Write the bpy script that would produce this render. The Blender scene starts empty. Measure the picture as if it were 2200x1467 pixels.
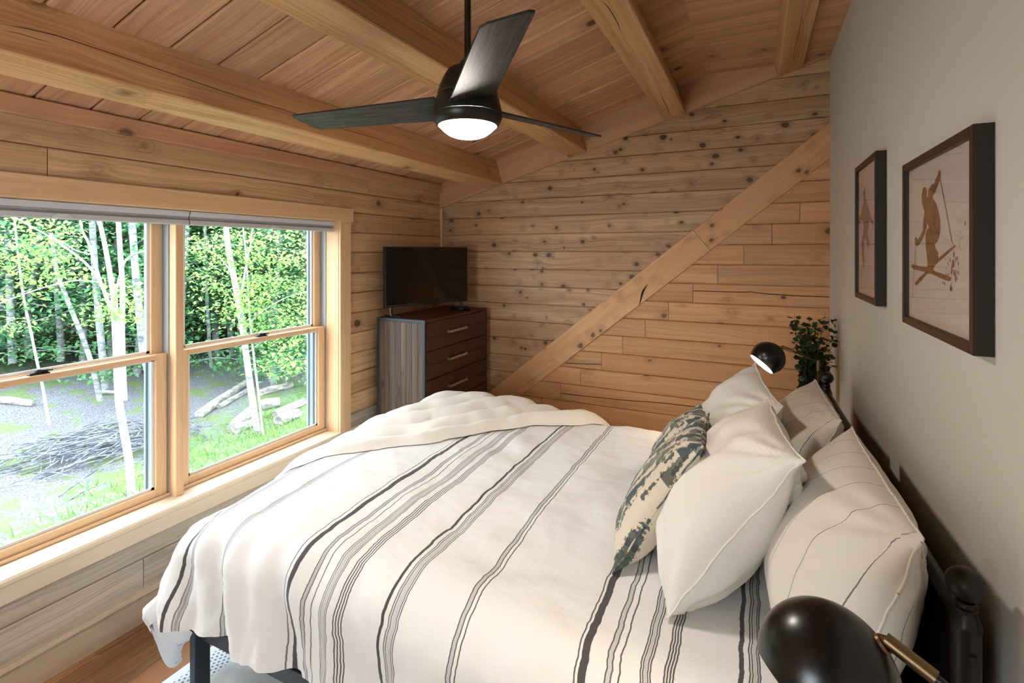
import bpy, bmesh, math, random
from mathutils import Vector, Matrix, noise

SC = bpy.context.scene
PI = math.pi
R = math.radians

# ------------------------------------------------------------------ camera
FPX, PX0, PY0, EYE = 1087.0, 1100.0, 541.0, 1.731          # focal length / principal point in photo pixels, eye height
YAW = math.atan((1625 - PX0) / FPX)
cam_d = bpy.data.cameras.new('camera')
cam = bpy.data.objects.new('camera', cam_d)
SC.collection.objects.link(cam)
cam.location = (0, 0, EYE)
cam.rotation_euler = (R(90), 0, YAW)
cam_d.sensor_fit = 'HORIZONTAL'
cam_d.sensor_width = 36
cam_d.lens = FPX * 36 / 2200
cam_d.shift_y = -(733.5 - PY0) / 2200
cam_d.clip_start = 0.02
SC.camera = cam

# ------------------------------------------------------------------ world, big lights, exposure
W = bpy.data.worlds.new('sky'); SC.world = W; W.use_nodes = True
wn = W.node_tree
bg = wn.nodes['Background']
bg.inputs[0].default_value = (0.84, 0.93, 1.0, 1)
bg.inputs[1].default_value = 13.5
SC.view_settings.view_transform = 'Standard'
SC.view_settings.look = 'None'
SC.view_settings.exposure = 0.0
SC.view_settings.gamma = 1.0
SC.view_settings.use_curve_mapping = False
SC.cycles.use_denoising = True
SC.cycles.max_bounces = 6
SC.cycles.diffuse_bounces = 3
SC.cycles.use_adaptive_sampling = True
SC.cycles.adaptive_threshold = 0.06
SC.cycles.adaptive_min_samples = 20
SC.cycles.glossy_bounces = 3
SC.cycles.transparent_max_bounces = 12
SC.cycles.sample_clamp_indirect = 6.0
SC.cycles.caustics_reflective = False
SC.cycles.caustics_refractive = False

# ------------------------------------------------------------------ helpers
def s2l(c):
    return tuple((x / 12.92 if x <= 0.04045 else ((x + 0.055) / 1.055) ** 2.4) for x in [v / 255 for v in c])
def V3(*a): return Vector(a)

class MB:
    """collects polygons with metre UVs, builds ONE mesh object"""
    def __init__(s): s.v = []; s.f = []; s.uv = []; s.mi = []; s.sm = []
    def poly(s, pts, uvs=None, mi=0, smooth=False):
        b = len(s.v); s.v += [tuple(p) for p in pts]
        s.f.append(list(range(b, b + len(pts))))
        s.uv += list(uvs) if uvs else [(0, 0)] * len(pts)
        s.mi.append(mi); s.sm.append(smooth)
    def grid(s, P, UV=None, mi=0, closed_u=False, closed_v=False, smooth=True):
        n, m = len(P), len(P[0]); b = len(s.v)
        for row in P: s.v += [tuple(p) for p in row]
        for i in range(n if closed_u else n - 1):
            for j in range(m if closed_v else m - 1):
                q = [(i, j), ((i + 1) % n, j), ((i + 1) % n, (j + 1) % m), (i, (j + 1) % m)]
                s.f.append([b + a * m + c for a, c in q])
                for a, c in q: s.uv.append(UV[a][c] if UV else (a / n, c / m))
                s.mi.append(mi); s.sm.append(smooth)
    def extrude(s, prof, o, U, Vv, Ww, length, uo=None, mi=0):
        """profile [(v,w)] swept along U"""
        o, U, Vv, Ww = Vector(o), Vector(U), Vector(Vv), Vector(Ww)
        if uo is None: uo = (RND.uniform(0, 60), RND.uniform(0, 60))
        n = len(prof); b = len(s.v)
        for t in (0, length):
            for (a, c) in prof: s.v.append(tuple(o + U * t + Vv * a + Ww * c))
        acc = [0]
        for i in range(n):
            a, c = prof[i], prof[(i + 1) % n]
            acc.append(acc[-1] + math.hypot(a[0] - c[0], a[1] - c[1]))
        for i in range(n):
            j = (i + 1) % n
            s.f.append([b + i, b + j, b + n + j, b + n + i])
            s.uv += [(uo[0], uo[1] + acc[i]), (uo[0], uo[1] + acc[i + 1]), (uo[0] + length, uo[1] + acc[i + 1]), (uo[0] + length, uo[1] + acc[i])]
            s.mi.append(mi); s.sm.append(False)
        s.f.append([b + i for i in reversed(range(n))]); s.uv += [(uo[0] + 7 + prof[i][1] * .4, uo[1] + prof[i][0]) for i in reversed(range(n))]
        s.f.append([b + n + i for i in range(n)]); s.uv += [(uo[0] + 9 + prof[i][1] * .4, uo[1] + prof[i][0]) for i in range(n)]
        s.mi += [mi, mi]; s.sm += [False, False]
    def board(s, o, U, Vv, Ww, lu, lv, lw, ch=0.004, mi=0):
        """board with its face at +W*lw, chamfered along the two long front edges"""
        ch = min(ch, lv * .3, lw * .6)
        if ch > 0: p = [(0, 0), (lv, 0), (lv, lw - ch), (lv - ch, lw), (ch, lw), (0, lw - ch)]
        else: p = [(0, 0), (lv, 0), (lv, lw), (0, lw)]
        s.extrude(p, o, U, Vv, Ww, lu, mi=mi)
    def box(s, lo, hi, mi=0, ax=0, ch=0.0):
        lo, hi = Vector(lo), Vector(hi); d = hi - lo
        E = [Vector((1, 0, 0)), Vector((0, 1, 0)), Vector((0, 0, 1))]
        a, b_, c = ax, (ax + 1) % 3, (ax + 2) % 3
        u, v, w = d[a], d[b_], d[c]
        ch = min(ch, v * .45, w * .45)
        if ch > 0:
            p = [(ch, 0), (v - ch, 0), (v, ch), (v, w - ch), (v - ch, w), (ch, w), (0, w - ch), (0, ch)]
        else: p = [(0, 0), (v, 0), (v, w), (0, w)]
        s.extrude(p, lo, E[a], E[b_], E[c], u, mi=mi)
    def tube(s, pts, rad, n=10, mi=0, cap=True, uvk=1.0):
        pts = [Vector(p) for p in pts]; m = len(pts)
        if not hasattr(rad, '__len__'): rad = [rad] * m
        ring = []; prev = None; L = 0; UV = []
        for i, p in enumerate(pts):
            t = (pts[min(i + 1, m - 1)] - pts[max(i - 1, 0)]).normalized()
            if prev is None:
                a = t.orthogonal().normalized()
            else:
                a = (prev - t * prev.dot(t)).normalized()
            prev = a; b_ = t.cross(a)
            if i: L += (p - pts[i - 1]).length
            ring.append([p + (a * math.cos(2 * PI * k / n) + b_ * math.sin(2 * PI * k / n)) * rad[i] for k in range(n)])
            UV.append([(L * uvk, k / n * 2 * PI * rad[i]) for k in range(n)])
        s.grid(ring, UV, mi, closed_v=True)
        if cap:
            s.poly(list(reversed(ring[0])), None, mi); s.poly(ring[-1], None, mi)
    def lathe(s, prof, o=(0, 0, 0), n=32, mi=0, M=None):
        """[(r,z)] about z; M optional Matrix applied before the offset"""
        o = Vector(o); rows = []
        for (r, z) in prof:
            row = []
            for k in range(n):
                a = 2 * PI * k / n; p = Vector((r * math.cos(a), r * math.sin(a), z))
                if M is not None: p = M @ p
                row.append(o + p)
            rows.append(row)
        s.grid(rows, None, mi, closed_v=True)
    def build(s, name, mat, parent=None, fix=True, sharp=35, subsurf=0):
        me = bpy.data.meshes.new(name); me.from_pydata(s.v, [], s.f)
        uvl = me.uv_layers.new(name='UVMap')
        for i, uv in enumerate(s.uv): uvl.data[i].uv = uv
        mats = mat if isinstance(mat, (list, tuple)) else [mat]
        for m in mats: me.materials.append(m)
        for i, p in enumerate(me.polygons): p.material_index = s.mi[i]; p.use_smooth = s.sm[i]
        if fix:
            bm = bmesh.new(); bm.from_mesh(me)
            bmesh.ops.remove_doubles(bm, verts=bm.verts, dist=1e-6)
            bmesh.ops.recalc_face_normals(bm, faces=bm.faces)
            for e in bm.edges:
                if len(e.link_faces) == 2 and e.calc_face_angle(0) > R(sharp): e.smooth = False
            bm.to_mesh(me); bm.free()
        me.update()
        o = bpy.data.objects.new(name, me); SC.collection.objects.link(o)
        if parent is not None: o.parent = parent
        if subsurf:
            md = o.modifiers.new('s', 'SUBSURF'); md.levels = subsurf; md.render_levels = subsurf
        return o
RND = random.Random(7)

def tag(o, label=None, cat=None, group=None, kind=None):
    if label: o['label'] = label
    if cat: o['category'] = cat
    if group: o['group'] = group
    if kind: o['kind'] = kind
    return o
def empty(name, loc=(0, 0, 0), rz=0):
    o = bpy.data.objects.new(name, None); SC.collection.objects.link(o)
    o.location = loc; o.rotation_euler = (0, 0, rz); o.empty_display_size = .1
    return o
def struct(o, label, cat): return tag(o, label, cat, kind='structure')
def ray(px, py):
    u = (px - PX0) / FPX; v = (PY0 - py) / FPX; s, c = math.sin(YAW), math.cos(YAW)
    return Vector((-s + u * c, c + u * s, v))
def at(px, py, x=None, y=None, z=None, d=None):
    r = ray(px, py)
    t = d if d is not None else x / r.x if x is not None else y / r.y if y is not None else (z - EYE) / r.z
    return Vector((0, 0, EYE)) + r * t

# ------------------------------------------------------------------ materials
class NT:
    def __init__(s, name):
        s.m = bpy.data.materials.new(name); s.m.use_nodes = True; s.t = s.m.node_tree
        s.b = s.t.nodes['Principled BSDF']; s.out = s.t.nodes['Material Output']
    def n(s, ty, **kw):
        x = s.t.nodes.new(ty)
        for k, v in kw.items(): setattr(x, k, v)
        return x
    def set(s, sock, val):
        if isinstance(val, bpy.types.NodeSocket): s.t.links.new(val, sock)
        else: sock.default_value = val
    def math(s, op, a, b=0.0, c=0.0, clamp=False):
        x = s.n('ShaderNodeMath', operation=op, use_clamp=clamp)
        s.set(x.inputs[0], a); s.set(x.inputs[1], b)
        if len(x.inputs) > 2: s.set(x.inputs[2], c)
        return x.outputs[0]
    def mr(s, v, a, b, c=0.0, d=1.0, smooth=True):
        x = s.n('ShaderNodeMapRange', interpolation_type='SMOOTHSTEP' if smooth else 'LINEAR')
        s.set(x.inputs[0], v)
        for i, k in zip((1, 2, 3, 4), (a, b, c, d)): s.set(x.inputs[i], k)
        return x.outputs[0]
    def mix(s, f, a, b, mode='MIX'):
        x = s.n('ShaderNodeMix', data_type='RGBA', blend_type=mode, clamp_factor=True)
        s.set(x.inputs[0], f)
        for i, k in ((6, a), (7, b)):
            if isinstance(k, tuple) and len(k) == 3: k = k + (1,)
            s.set(x.inputs[i], k)
        return x.outputs[2]
    def xyz(s, a=0.0, b=0.0, c=0.0):
        x = s.n('ShaderNodeCombineXYZ')
        for i, k in enumerate((a, b, c)): s.set(x.inputs[i], k)
        return x.outputs[0]
    def noise(s, vec, scale=1.0, detail=3.0, rough=.5, dist=0.0, col=False):
        x = s.n('ShaderNodeTexNoise'); s.set(x.inputs['Vector'], vec)
        x.inputs['Scale'].default_value = scale; x.inputs['Detail'].default_value = detail
        x.inputs['Roughness'].default_value = rough; x.inputs['Distortion'].default_value = dist
        return x.outputs[1 if col else 0]
    def uv(s):
        x = s.n('ShaderNodeTexCoord'); y = s.n('ShaderNodeSeparateXYZ'); s.t.links.new(x.outputs['UV'], y.inputs[0])
        return y.outputs[0], y.outputs[1]
    def obj(s): return s.n('ShaderNodeTexCoord').outputs['Object']
    def bump(s, h, strength=.3, dist=.002):
        x = s.n('ShaderNodeBump'); x.inputs['Strength'].default_value = strength; x.inputs['Distance'].default_value = dist
        s.set(x.inputs['Height'], h); s.t.links.new(x.outputs[0], s.b.inputs['Normal'])
    def done(s, col=None, rough=.5, metal=0.0, spec=.5, **kw):
        if col is not None:
            if isinstance(col, tuple) and len(col) == 3: col = col + (1,)
            s.set(s.b.inputs['Base Color'], col)
        s.set(s.b.inputs['Roughness'], rough); s.set(s.b.inputs['Metallic'], metal)
        s.b.inputs['Specular IOR Level'].default_value = spec
        for k, v in kw.items(): s.set(s.b.inputs[k.replace('_', ' ')], v)
        return s.m

def plain(name, col, rough=.5, metal=0.0, spec=.5, bump=0, bscale=200, **kw):
    N = NT(name)
    if bump: N.bump(N.noise(N.obj(), bscale, 3), bump, .001)
    return N.done(s2l(col), rough, metal, spec, **kw)

def wood(name, base, dark, alt=None, knot=1.0, kscale=5.0, ksize=.12, contrast=.55, var=.25, rough=.5, stretch=1.0, altamt=.5, fine=.5, knotcol=(62, 36, 22), spec=.35):
    """timber: grain runs along UV u (metres); every loose board gets its own tone and its own knots"""
    N = NT(name); u, v = N.uv()
    isl = N.n('ShaderNodeNewGeometry').outputs['Random Per Island']
    w = N.math('MULTIPLY', isl, 91.0)
    # knots
    vo = N.n('ShaderNodeTexVoronoi', voronoi_dimensions='3D', feature='F1')
    wob = N.noise(N.xyz(u, v, w), 26, 2)
    ku = N.math('ADD', N.math('MULTIPLY', u, kscale * .8), N.math('MULTIPLY', wob, .10))
    kv = N.math('ADD', N.math('MULTIPLY', v, kscale), N.math('MULTIPLY', wob, .10))
    N.set(vo.inputs['Vector'], N.xyz(ku, kv, w)); vo.inputs['Scale'].default_value = 1.0
    d = vo.outputs['Distance']
    kr = N.math('MULTIPLY', N.mr(vo.outputs['Color'], 0.0, 1.0, .35, 1.3), ksize)
    dd = N.math('DIVIDE', d, kr)
    core = N.mr(dd, 1.15, .75, 0, 1); halo = N.mr(dd, 3.2, .9, 0, 1)
    ringy = N.math('MULTIPLY', N.math('SINE', N.math('MULTIPLY', dd, 13.0)), N.mr(dd, 2.6, 1.0, 0, .5))
    tail = N.math('MULTIPLY', N.mr(N.noise(N.xyz(N.math('MULTIPLY', u, 7.0), N.math('MULTIPLY', v, 120.0), w), 1.0, 2), .56, .66), N.mr(dd, 5.5, 1.0, 0, 1))
    # grain, bent round the knots
    bend = N.math('ADD', N.math('MULTIPLY', halo, .018), N.math('MULTIPLY', N.noise(N.xyz(N.math('MULTIPLY', u, .9), N.math('MULTIPLY', v, 3.0), w), 2.2, 2), .075))
    gv = N.math('ADD', v, bend)
    broad = N.noise(N.xyz(N.math('MULTIPLY', u, .55 * stretch), N.math('MULTIPLY', gv, 15.0), w), 1.0, 3, .55)
    mid = N.noise(N.xyz(N.math('MULTIPLY', u, 1.3 * stretch), N.math('MULTIPLY', gv, 85.0), w), 1.0, 2, .6)
    fin = N.noise(N.xyz(N.math('MULTIPLY', u, 9.0 * stretch), N.math('MULTIPLY', gv, 330.0), w), 1.0, 2, .5)
    g = N.math('ADD', N.math('MULTIPLY', N.mr(broad, .36, .64), .55), N.math('MULTIPLY', N.mr(mid, .40, .62), .50))
    base, dark = s2l(base), s2l(dark)
    col = N.mix(N.math('MULTIPLY', g, contrast), base, dark)
    if alt:
        col = N.mix(N.math('MULTIPLY', N.mr(N.noise(N.xyz(N.math('MULTIPLY', u, .5), N.math('MULTIPLY', gv, 7.0), N.math('ADD', w, 31.0)), 1.0, 2), .42, .64), altamt), col, s2l(alt))
    col = N.mix(N.math('MULTIPLY', N.mr(fin, .45, .70), .45 * fine), col, dark)
    tone = N.math('ADD', 1.0, N.math('MULTIPLY', N.math('SUBTRACT', N.math('FRACT', N.math('MULTIPLY', isl, 17.3)), .5), var))
    col = N.mix(1.0, col, N.xyz(tone, tone, tone), 'MULTIPLY')
    if knot > 0:
        kc = s2l(knotcol)
        col = N.mix(N.math('MULTIPLY', tail, .5 * knot), col, tuple(a * .6 + b * .4 for a, b in zip(dark, kc)))
        col = N.mix(N.math('MULTIPLY', N.math('ADD', halo, ringy), .35 * knot), col, tuple(a * .45 + b * .55 for a, b in zip(dark, kc)))
        col = N.mix(N.math('MULTIPLY', core, .85 * knot), col, kc)
    N.bump(N.noise(N.xyz(N.math('MULTIPLY', u, 1.6 * stretch), N.math('MULTIPLY', v, 90.0), w), 1.0, 1), .4, .0012)
    return N.done(col, rough, 0, spec)

M = {}
M['ceil'] = wood('pine_ceiling_boards', (218, 172, 136), (172, 124, 90), (200, 148, 114), knot=.95, kscale=4.4, ksize=.11, contrast=0.84, var=.24)
M['fascia'] = wood('pink_pine_fascia', (206, 156, 120), (180, 122, 90), (224, 176, 132), knot=.8, kscale=4, ksize=.13, var=.16)
M['beam'] = wood('spruce_beam', (228, 184, 138), (188, 136, 90), (212, 164, 114), knot=.8, kscale=3.2, ksize=.085, contrast=0.92, var=.08)
M['brace'] = wood('spruce_brace', (222, 172, 122), (196, 140, 90), (208, 152, 104), knot=.9, kscale=9.0, ksize=.15, contrast=0.56, var=.06)
M['cedar'] = wood('knotty_wall_boards', (206, 168, 130), (158, 118, 84), (184, 142, 104), knot=1.0, kscale=10.5, ksize=.17, contrast=0.94, var=.16)
M['pine'] = wood('warm_pine_boards', (214, 162, 114), (178, 124, 78), (204, 144, 96), knot=.9, kscale=5.0, ksize=.10, contrast=0.72, var=.2)
M['leftpine'] = wood('window_wall_boards', (218, 178, 136), (172, 130, 90), (198, 154, 112), knot=.9, kscale=4.6, ksize=.11, contrast=0.88, var=.16)
M['casing'] = wood('pine_window_casing', (232, 192, 150), (204, 158, 116), (218, 170, 130), knot=.7, kscale=2.6, ksize=.05, contrast=0.59, var=.1)
M['sill'] = wood('pale_pine_sill', (232, 212, 186), (206, 182, 154), (216, 194, 168), knot=.7, kscale=2.6, ksize=.05, contrast=.35, var=.05)
M['sash'] = wood('fir_window_sash', (232, 194, 154), (206, 162, 122), None, knot=0, contrast=0.60, var=.06, stretch=.6)
M['floor'] = wood('hickory_floor', (200, 150, 102), (112, 68, 42), (150, 98, 62), knot=.6, kscale=3.0, ksize=.09, contrast=.9, var=.45, rough=.32, altamt=.85, spec=.5)
M['base'] = wood('pine_baseboard', (206, 184, 160), (178, 152, 130), (162, 136, 120), knot=.5, kscale=2.6, ksize=.06, contrast=.4, var=.05)
M['drawer'] = wood('dark_acacia_front', (92, 58, 38), (50, 30, 20), (74, 44, 28), knot=.5, kscale=6, ksize=.12, contrast=.8, var=.4, rough=.42, knotcol=(30, 18, 12))
M['stave'] = wood('weathered_stave', (106, 84, 70), (56, 42, 34), (84, 66, 56), knot=.4, kscale=6, ksize=.1, contrast=.9, var=.4, rough=.5, knotcol=(36, 26, 20))
M['black'] = plain('black_powder_coat', (22, 21, 21), .38, 0, .5)
M['lampblack'] = plain('satin_black_shade', (16, 15, 15), .28, 0, .55)
M['bedmetal'] = plain('blue_black_bed_steel', (44, 52, 60), .45, 0, .4)
M['brass'] = plain('antique_brass', (128, 104, 74), .38, .9)
M['steel'] = plain('brushed_nickel', (190, 180, 168), .35, .9)
M['rail'] = plain('grey_steel_edge', (48, 54, 60), .45, .4)
M['fanbody'] = plain('bronze_black_housing', (34, 32, 29), .36, .1, .4)
M['tv'] = plain('black_tv_plastic', (10, 10, 10), .35)
M['screen'] = plain('tv_screen', (5, 5, 6), .09, 0, .5)
M['vinyl'] = plain('grey_window_vinyl', (150, 152, 154), .45)
M['outer'] = plain('blue_grey_outer_frame', (120, 136, 150), .5)
M['bead'] = plain('white_glazing_bead', (226, 228, 228), .45)
M['spacer'] = plain('dark_glazing_gasket', (52, 62, 70), .5)
M['blind'] = plain('grey_blind_rail', (196, 196, 202), .45)
M['blindd'] = plain('grey_cellular_fabric', (158, 158, 164), .8)
M['tab'] = plain('clear_plastic_pull', (222, 226, 232), .25)
M['paint'] = NT('warm_white_wall_paint'); M['paint'].bump(M['paint'].noise(M['paint'].obj(), 180, 3), .05, .001); M['paint'] = M['paint'].done(s2l((214, 208, 196)), .75, 0, .2)
M['matte'] = plain('picture_frame_black', (34, 27, 22), .42)
M['framewood'] = plain('picture_frame_brown_face', (60, 38, 24), .4)
M['pot'] = plain('white_ceramic_pot', (210, 205, 195), .35)

def glass_mat(name, tint=(1, 1, 1), refl=.06):
    N = NT(name); t = N.t
    tr = N.n('ShaderNodeBsdfTransparent'); tr.inputs[0].default_value = tint + (1,)
    gl = N.n('ShaderNodeBsdfGlossy'); gl.inputs['Roughness'].default_value = .01
    lw = N.n('ShaderNodeLayerWeight'); lw.inputs[0].default_value = .5
    f = N.math('ADD', N.math('MULTIPLY', N.math('POWER', lw.outputs['Facing'], 5.0), .8), refl, clamp=True)
    mx = N.n('ShaderNodeMixShader'); N.set(mx.inputs[0], f)
    t.links.new(tr.outputs[0], mx.inputs[1]); t.links.new(gl.outputs[0], mx.inputs[2])
    t.links.new(mx.outputs[0], N.out.inputs[0])
    return N.m
M['glass'] = glass_mat('window_glass', (.97, .99, .99), .03)
M['picglass'] = glass_mat('picture_glass', (.97, .97, .97), .035)

def emis(name, col, strength):
    N = NT(name)
    return N.done((1, 1, 1), .4, 0, .3, Emission_Color=col + (1,), Emission_Strength=strength)
M['lens'] = emis('lit_opal_lens', (1.0, .93, .83), 6.0)
M['diff'] = emis('lit_lamp_diffuser', (1.0, .86, .66), 22.0)
M['bulb'] = emis('lit_bulb', (1.0, .78, .5), 30.0)

# ------------------------------------------------------------------ room shell
XL, XR, YB, YF = -2.6, 0.434, 3.893, -1.45
SL = .29; PHI = math.atan(SL); cP, sP = math.cos(PHI), math.sin(PHI)
ZC = lambda x: 2.341 + SL * (x - XL)      # underside of the ceiling boards
ZT = lambda x: 2.128 + SL * (x - XL)      # underside of the beams
S_, N_ = Vector((cP, 0, sP)), Vector((-sP, 0, cP))
X, Y, Z = Vector((1, 0, 0)), Vector((0, 1, 0)), Vector((0, 0, 1))

# floor
m = MB(); x = XL - .05
while x < XR + .1:
    y = YF - .1 - RND.random() * .8
    while y < YB + .1:
        ln = RND.uniform(.6, 1.6)
        y0, y1 = max(y, YF - .1), min(y + ln, YB + .1)
        if y1 > y0: m.board((x, y0, -.02), Y, X, Z, y1 - y0 - .0006, .1262, .02, .0012)
        y += ln
    x += .127
struct(m.build('floor', M['floor']), 'reddish brown hickory plank floor', 'floor')

# ceiling boards running up the slope
m = MB(); y = .796 - .1915 * 12
ln = (XR + .08 - (XL - .12)) / cP
while y < YB:
    m.board(Vector((XL - .12, y, ZC(XL - .12))) + N_ * .02, S_, Y, -N_, ln, .1885, .02, .008)
    y += .1915
m.box((XL - .2, YF - .2, 3.0), (XR + .15, YB + .2, 3.02))
# solid deck above the boards
a, b = XL - .2, XR + .15
for (o1, th) in ((.022, .10),):
    m.extrude([(0, 0), (YB + .2 - YF + .2, 0), (YB + .2 - YF + .2, th), (0, th)], Vector((a, YF - .2, ZC(a))) + N_ * o1, S_, Y, N_, (b - a) / cP)
m.f = m.f; ceil = m.build('ceiling', M['ceil']); struct(ceil, 'sloping ceiling of wide knotty pine boards between the beams', 'ceiling')

# left wall: boards round the window opening plus the shell behind
WY0, WY1, WZ0, WZ1 = .52, 2.628, .478, 1.945
m = MB()
def left_row(z0, z1, ya, yb, joints=()):
    js = [ya] + [j for j in sorted(joints) if ya < j < yb] + [yb]
    for p, q in zip(js, js[1:]):
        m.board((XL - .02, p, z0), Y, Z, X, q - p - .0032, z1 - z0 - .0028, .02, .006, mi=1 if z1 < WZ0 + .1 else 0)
hand = {14: (1.034,), 15: (2.923,), 13: (3.774,), 1: (1.393,), 2: (-.3,), 0: (.9,)}
for k in range(0, 18):
    z0, z1 = -.002 + .1441 * k, -.002 + .1441 * (k + 1)
    if z0 > 2.37: break
    z1 = min(z1, 2.40)
    js = hand.get(k, (RND.uniform(-1, .3),))
    if z1 > WZ0 + .01 and z0 < WZ1 - .01:
        left_row(z0, z1, YF, WY0 - .01, js); left_row(z0, z1, WY1 + .01, YB, js)
    else: left_row(z0, z1, YF, YB, js)
for lo, hi in (((-2.82, YF - .2, -.3), (XL - .021, WY0, 2.45)), ((-2.82, WY1, -.3), (XL - .021, YB + .2, 2.45)),
               ((-2.82, WY0, -.3), (XL - .021, WY1, WZ0)), ((-2.82, WY0, WZ1), (XL - .021, WY1, 2.45))):
    m.box(lo, hi)
M['lowpine'] = wood('shade_toned_wall_boards', (200, 186, 168), (156, 140, 124), (180, 164, 146), knot=.9, kscale=4.6, ksize=.11, contrast=.85, var=.16)  # greyer copy for rows under the sill; cool backlit shade put into the colour
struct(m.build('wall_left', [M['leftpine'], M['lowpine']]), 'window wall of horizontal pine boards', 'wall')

# back wall: knotty boards above the diagonal, warm boards below it
BR = lambda z: -.3535 + (z - 1.817) / .82      # x of the brace's middle line at height z
def on_wall(mb, xa, xb, z0, z1, ztopfun=None, y0=YB):
    mb.board((xa, y0 + .02, z0), X, Z, -Y, xb - xa - .0032, z1 - z0 - .0026, .02, .0055)
m = MB(); k = -12
while True:
    z0 = 1.735 + .1475 * k; z1 = z0 + .1475; k += 1
    if z0 > 3.1: break
    if z1 < 0: continue
    z0 = max(z0, 0); xb = min(BR((z0 + z1) / 2), XR + .05)
    # lower corner lies where the roof line meets: the fascia covers the ragged top
    xa = XL if z0 < 2.2 else max(XL, XL + (z0 - 2.20) / SL - .02)
    if xb - xa > .02: on_wall(m, xa, xb, z0, z1)
wb = m
m = MB()
jnt = {}
jl = [(.264, 1.999), (.098, 1.862), (-.078, 1.711), (-.247, 1.568), (-.415, 1.426), (-.586, 1.285), (-.758, 1.142), (-.93, 1.008), (-1.097, .863), (-1.268, .734), (-1.437, .587), (-1.61, .45), (-1.78, .31), (-1.95, .17)]
k = -12
while True:
    z0 = 1.6425 + .1407 * k; z1 = z0 + .1407; k += 1
    if z0 > 2.5: break
    if z1 < 0.01: continue
    z0 = max(z0, 0); zc = (z0 + z1) / 2
    xa = max(XL, BR(zc)); xb = XR + .05
    js = [j for j, zz in jl if abs(zz - zc) < .0702 and j > xa + .02]
    xs = [xa] + js[:1] + [xb]
    for p, q in zip(xs, xs[1:]): on_wall(m, p, q, z0, z1)
# merge the two sets into one wall with two timbers + the shell behind
off = len(wb.v)
wb.v += m.v; wb.f += [[i + off for i in f] for f in m.f]; wb.uv += m.uv; wb.mi += [1] * len(m.f); wb.sm += m.sm
wb.box((XL - .2, YB + .021, -.3), (XR + .2, YB + .2, 3.5))
# long drying cracks in two of the lower boards
def crack(mb, pts, wd, y):
    for (p, q) in zip(pts, pts[1:]):
        mb.poly([(p[0], y, p[1] - wd), (q[0], y, q[1] - wd), (q[0], y, q[1] + wd), (p[0], y, p[1] + wd)], None, 2)
for ln_ in ([(1489, 624.5), (1560, 627), (1600, 627.5), (1610, 626.5), (1640, 630.5), (1700, 635), (1782, 638)], [(1205, 844.5), (1240, 849), (1340, 859.5), (1430, 866), (1470, 871), (1530, 878)], [(1216, 780), (1250, 781.5), (1292, 783)]):
    crack(wb, [(at(a, b, y=YB).x, at(a, b, y=YB).z) for a, b in ln_], .0028, YB - .0006)
struct(wb.build('wall_back', [M['cedar'], M['pine'], plain('dark_crack', (46, 22, 10), .9)], sharp=60), 'far wall of knotty boards split by the diagonal brace', 'wall')

# right wall (painted) and wall behind the camera with an unseen opening added to let in sky light
m = MB(); m.box((XR, YF - .2, -.3), (XR + .15, YB + .2, 3.45)); struct(m.build('wall_right', M['paint']), 'plain off-white painted wall behind the bed', 'wall')
m = MB()
for lo, hi in (((XL - .2, YF - .15, -.3), (-1.75, YF, 3.4)), ((-.75, YF - .15, -.3), (XR + .2, YF, 3.4)), ((-1.75, YF - .15, -.3), (-.75, YF, 1.0)), ((-1.75, YF - .15, 2.1), (-.75, YF, 3.4))):
    m.box(lo, hi)
struct(m.build('wall_front', M['paint']), 'painted wall behind the camera', 'wall')

# baseboard with its rounded top bead
bp = [(0, 0), (0, .021), (.118, .021), (.124, .030), (.132, .033), (.141, .030), (.147, .020), (.150, 0)]
m = MB(); m.extrude(bp, (XL, YF, 0), Y, Z, X, YB - YF)
struct(m.build('baseboard_left', M['base']), 'pale pine baseboard under the window wall', 'baseboard')
m = MB(); m.box((XL + .03, YB - .02, 0), (XR, YB, .145), ch=.004); struct(m.build('baseboard_back', M['base']), 'pine baseboard of the far wall', 'baseboard')
m = MB(); m.box((XR - .015, YF, 0), (XR, YB - .02, .13), ax=1, ch=.003); struct(m.build('baseboard_right', plain('white_trim_paint', (220, 216, 208), .5)), 'white baseboard of the painted wall', 'baseboard')

# fascia pieces between the beams on the far wall
bx = [(-2.095, -1.962), (-1.355, -1.211), (-.615, -.4646), (.1355, .282)]
def slope_len(x0, x1): return (x1 - x0) / cP
bays = [(XL - .03, bx[0][0]), (bx[0][1], bx[1][0]), (bx[1][1], bx[2][0]), (bx[2][1], bx[3][0]), (bx[3][1], XR + .06)]
for i, (xa, xb) in enumerate(bays):
    m = MB(); o = Vector((xa + .001, YB, ZT(xa + .001)))
    m.board(o, S_, N_, -Y, slope_len(xa, xb) - .003, .208, .024, .003)
    struct(m.build('trim_%d' % (i + 1), M['fascia']), ['leftmost pinkish fascia board above the far wall', 'fascia board between first and second beams from window', 'fascia board between second and third beams from window', 'fascia board between third and fourth beams from window', 'short dark fascia board beside the painted wall'][i], 'trim')
m = MB(); m.board((XL, YF, 2.264), Y, Z, X, YB - .026 - YF, .077, .028, .005); struct(m.build('trim_6', M['fascia']), 'reddish trim strip along the top of the window wall', 'trim')
m = MB(); m.box((XL, YB - .02, .15), (XL + .02, YB, 2.126), ax=2, ch=.003); struct(m.build('trim_7', M['casing']), 'thin vertical strip in the far left corner', 'trim')

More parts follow.
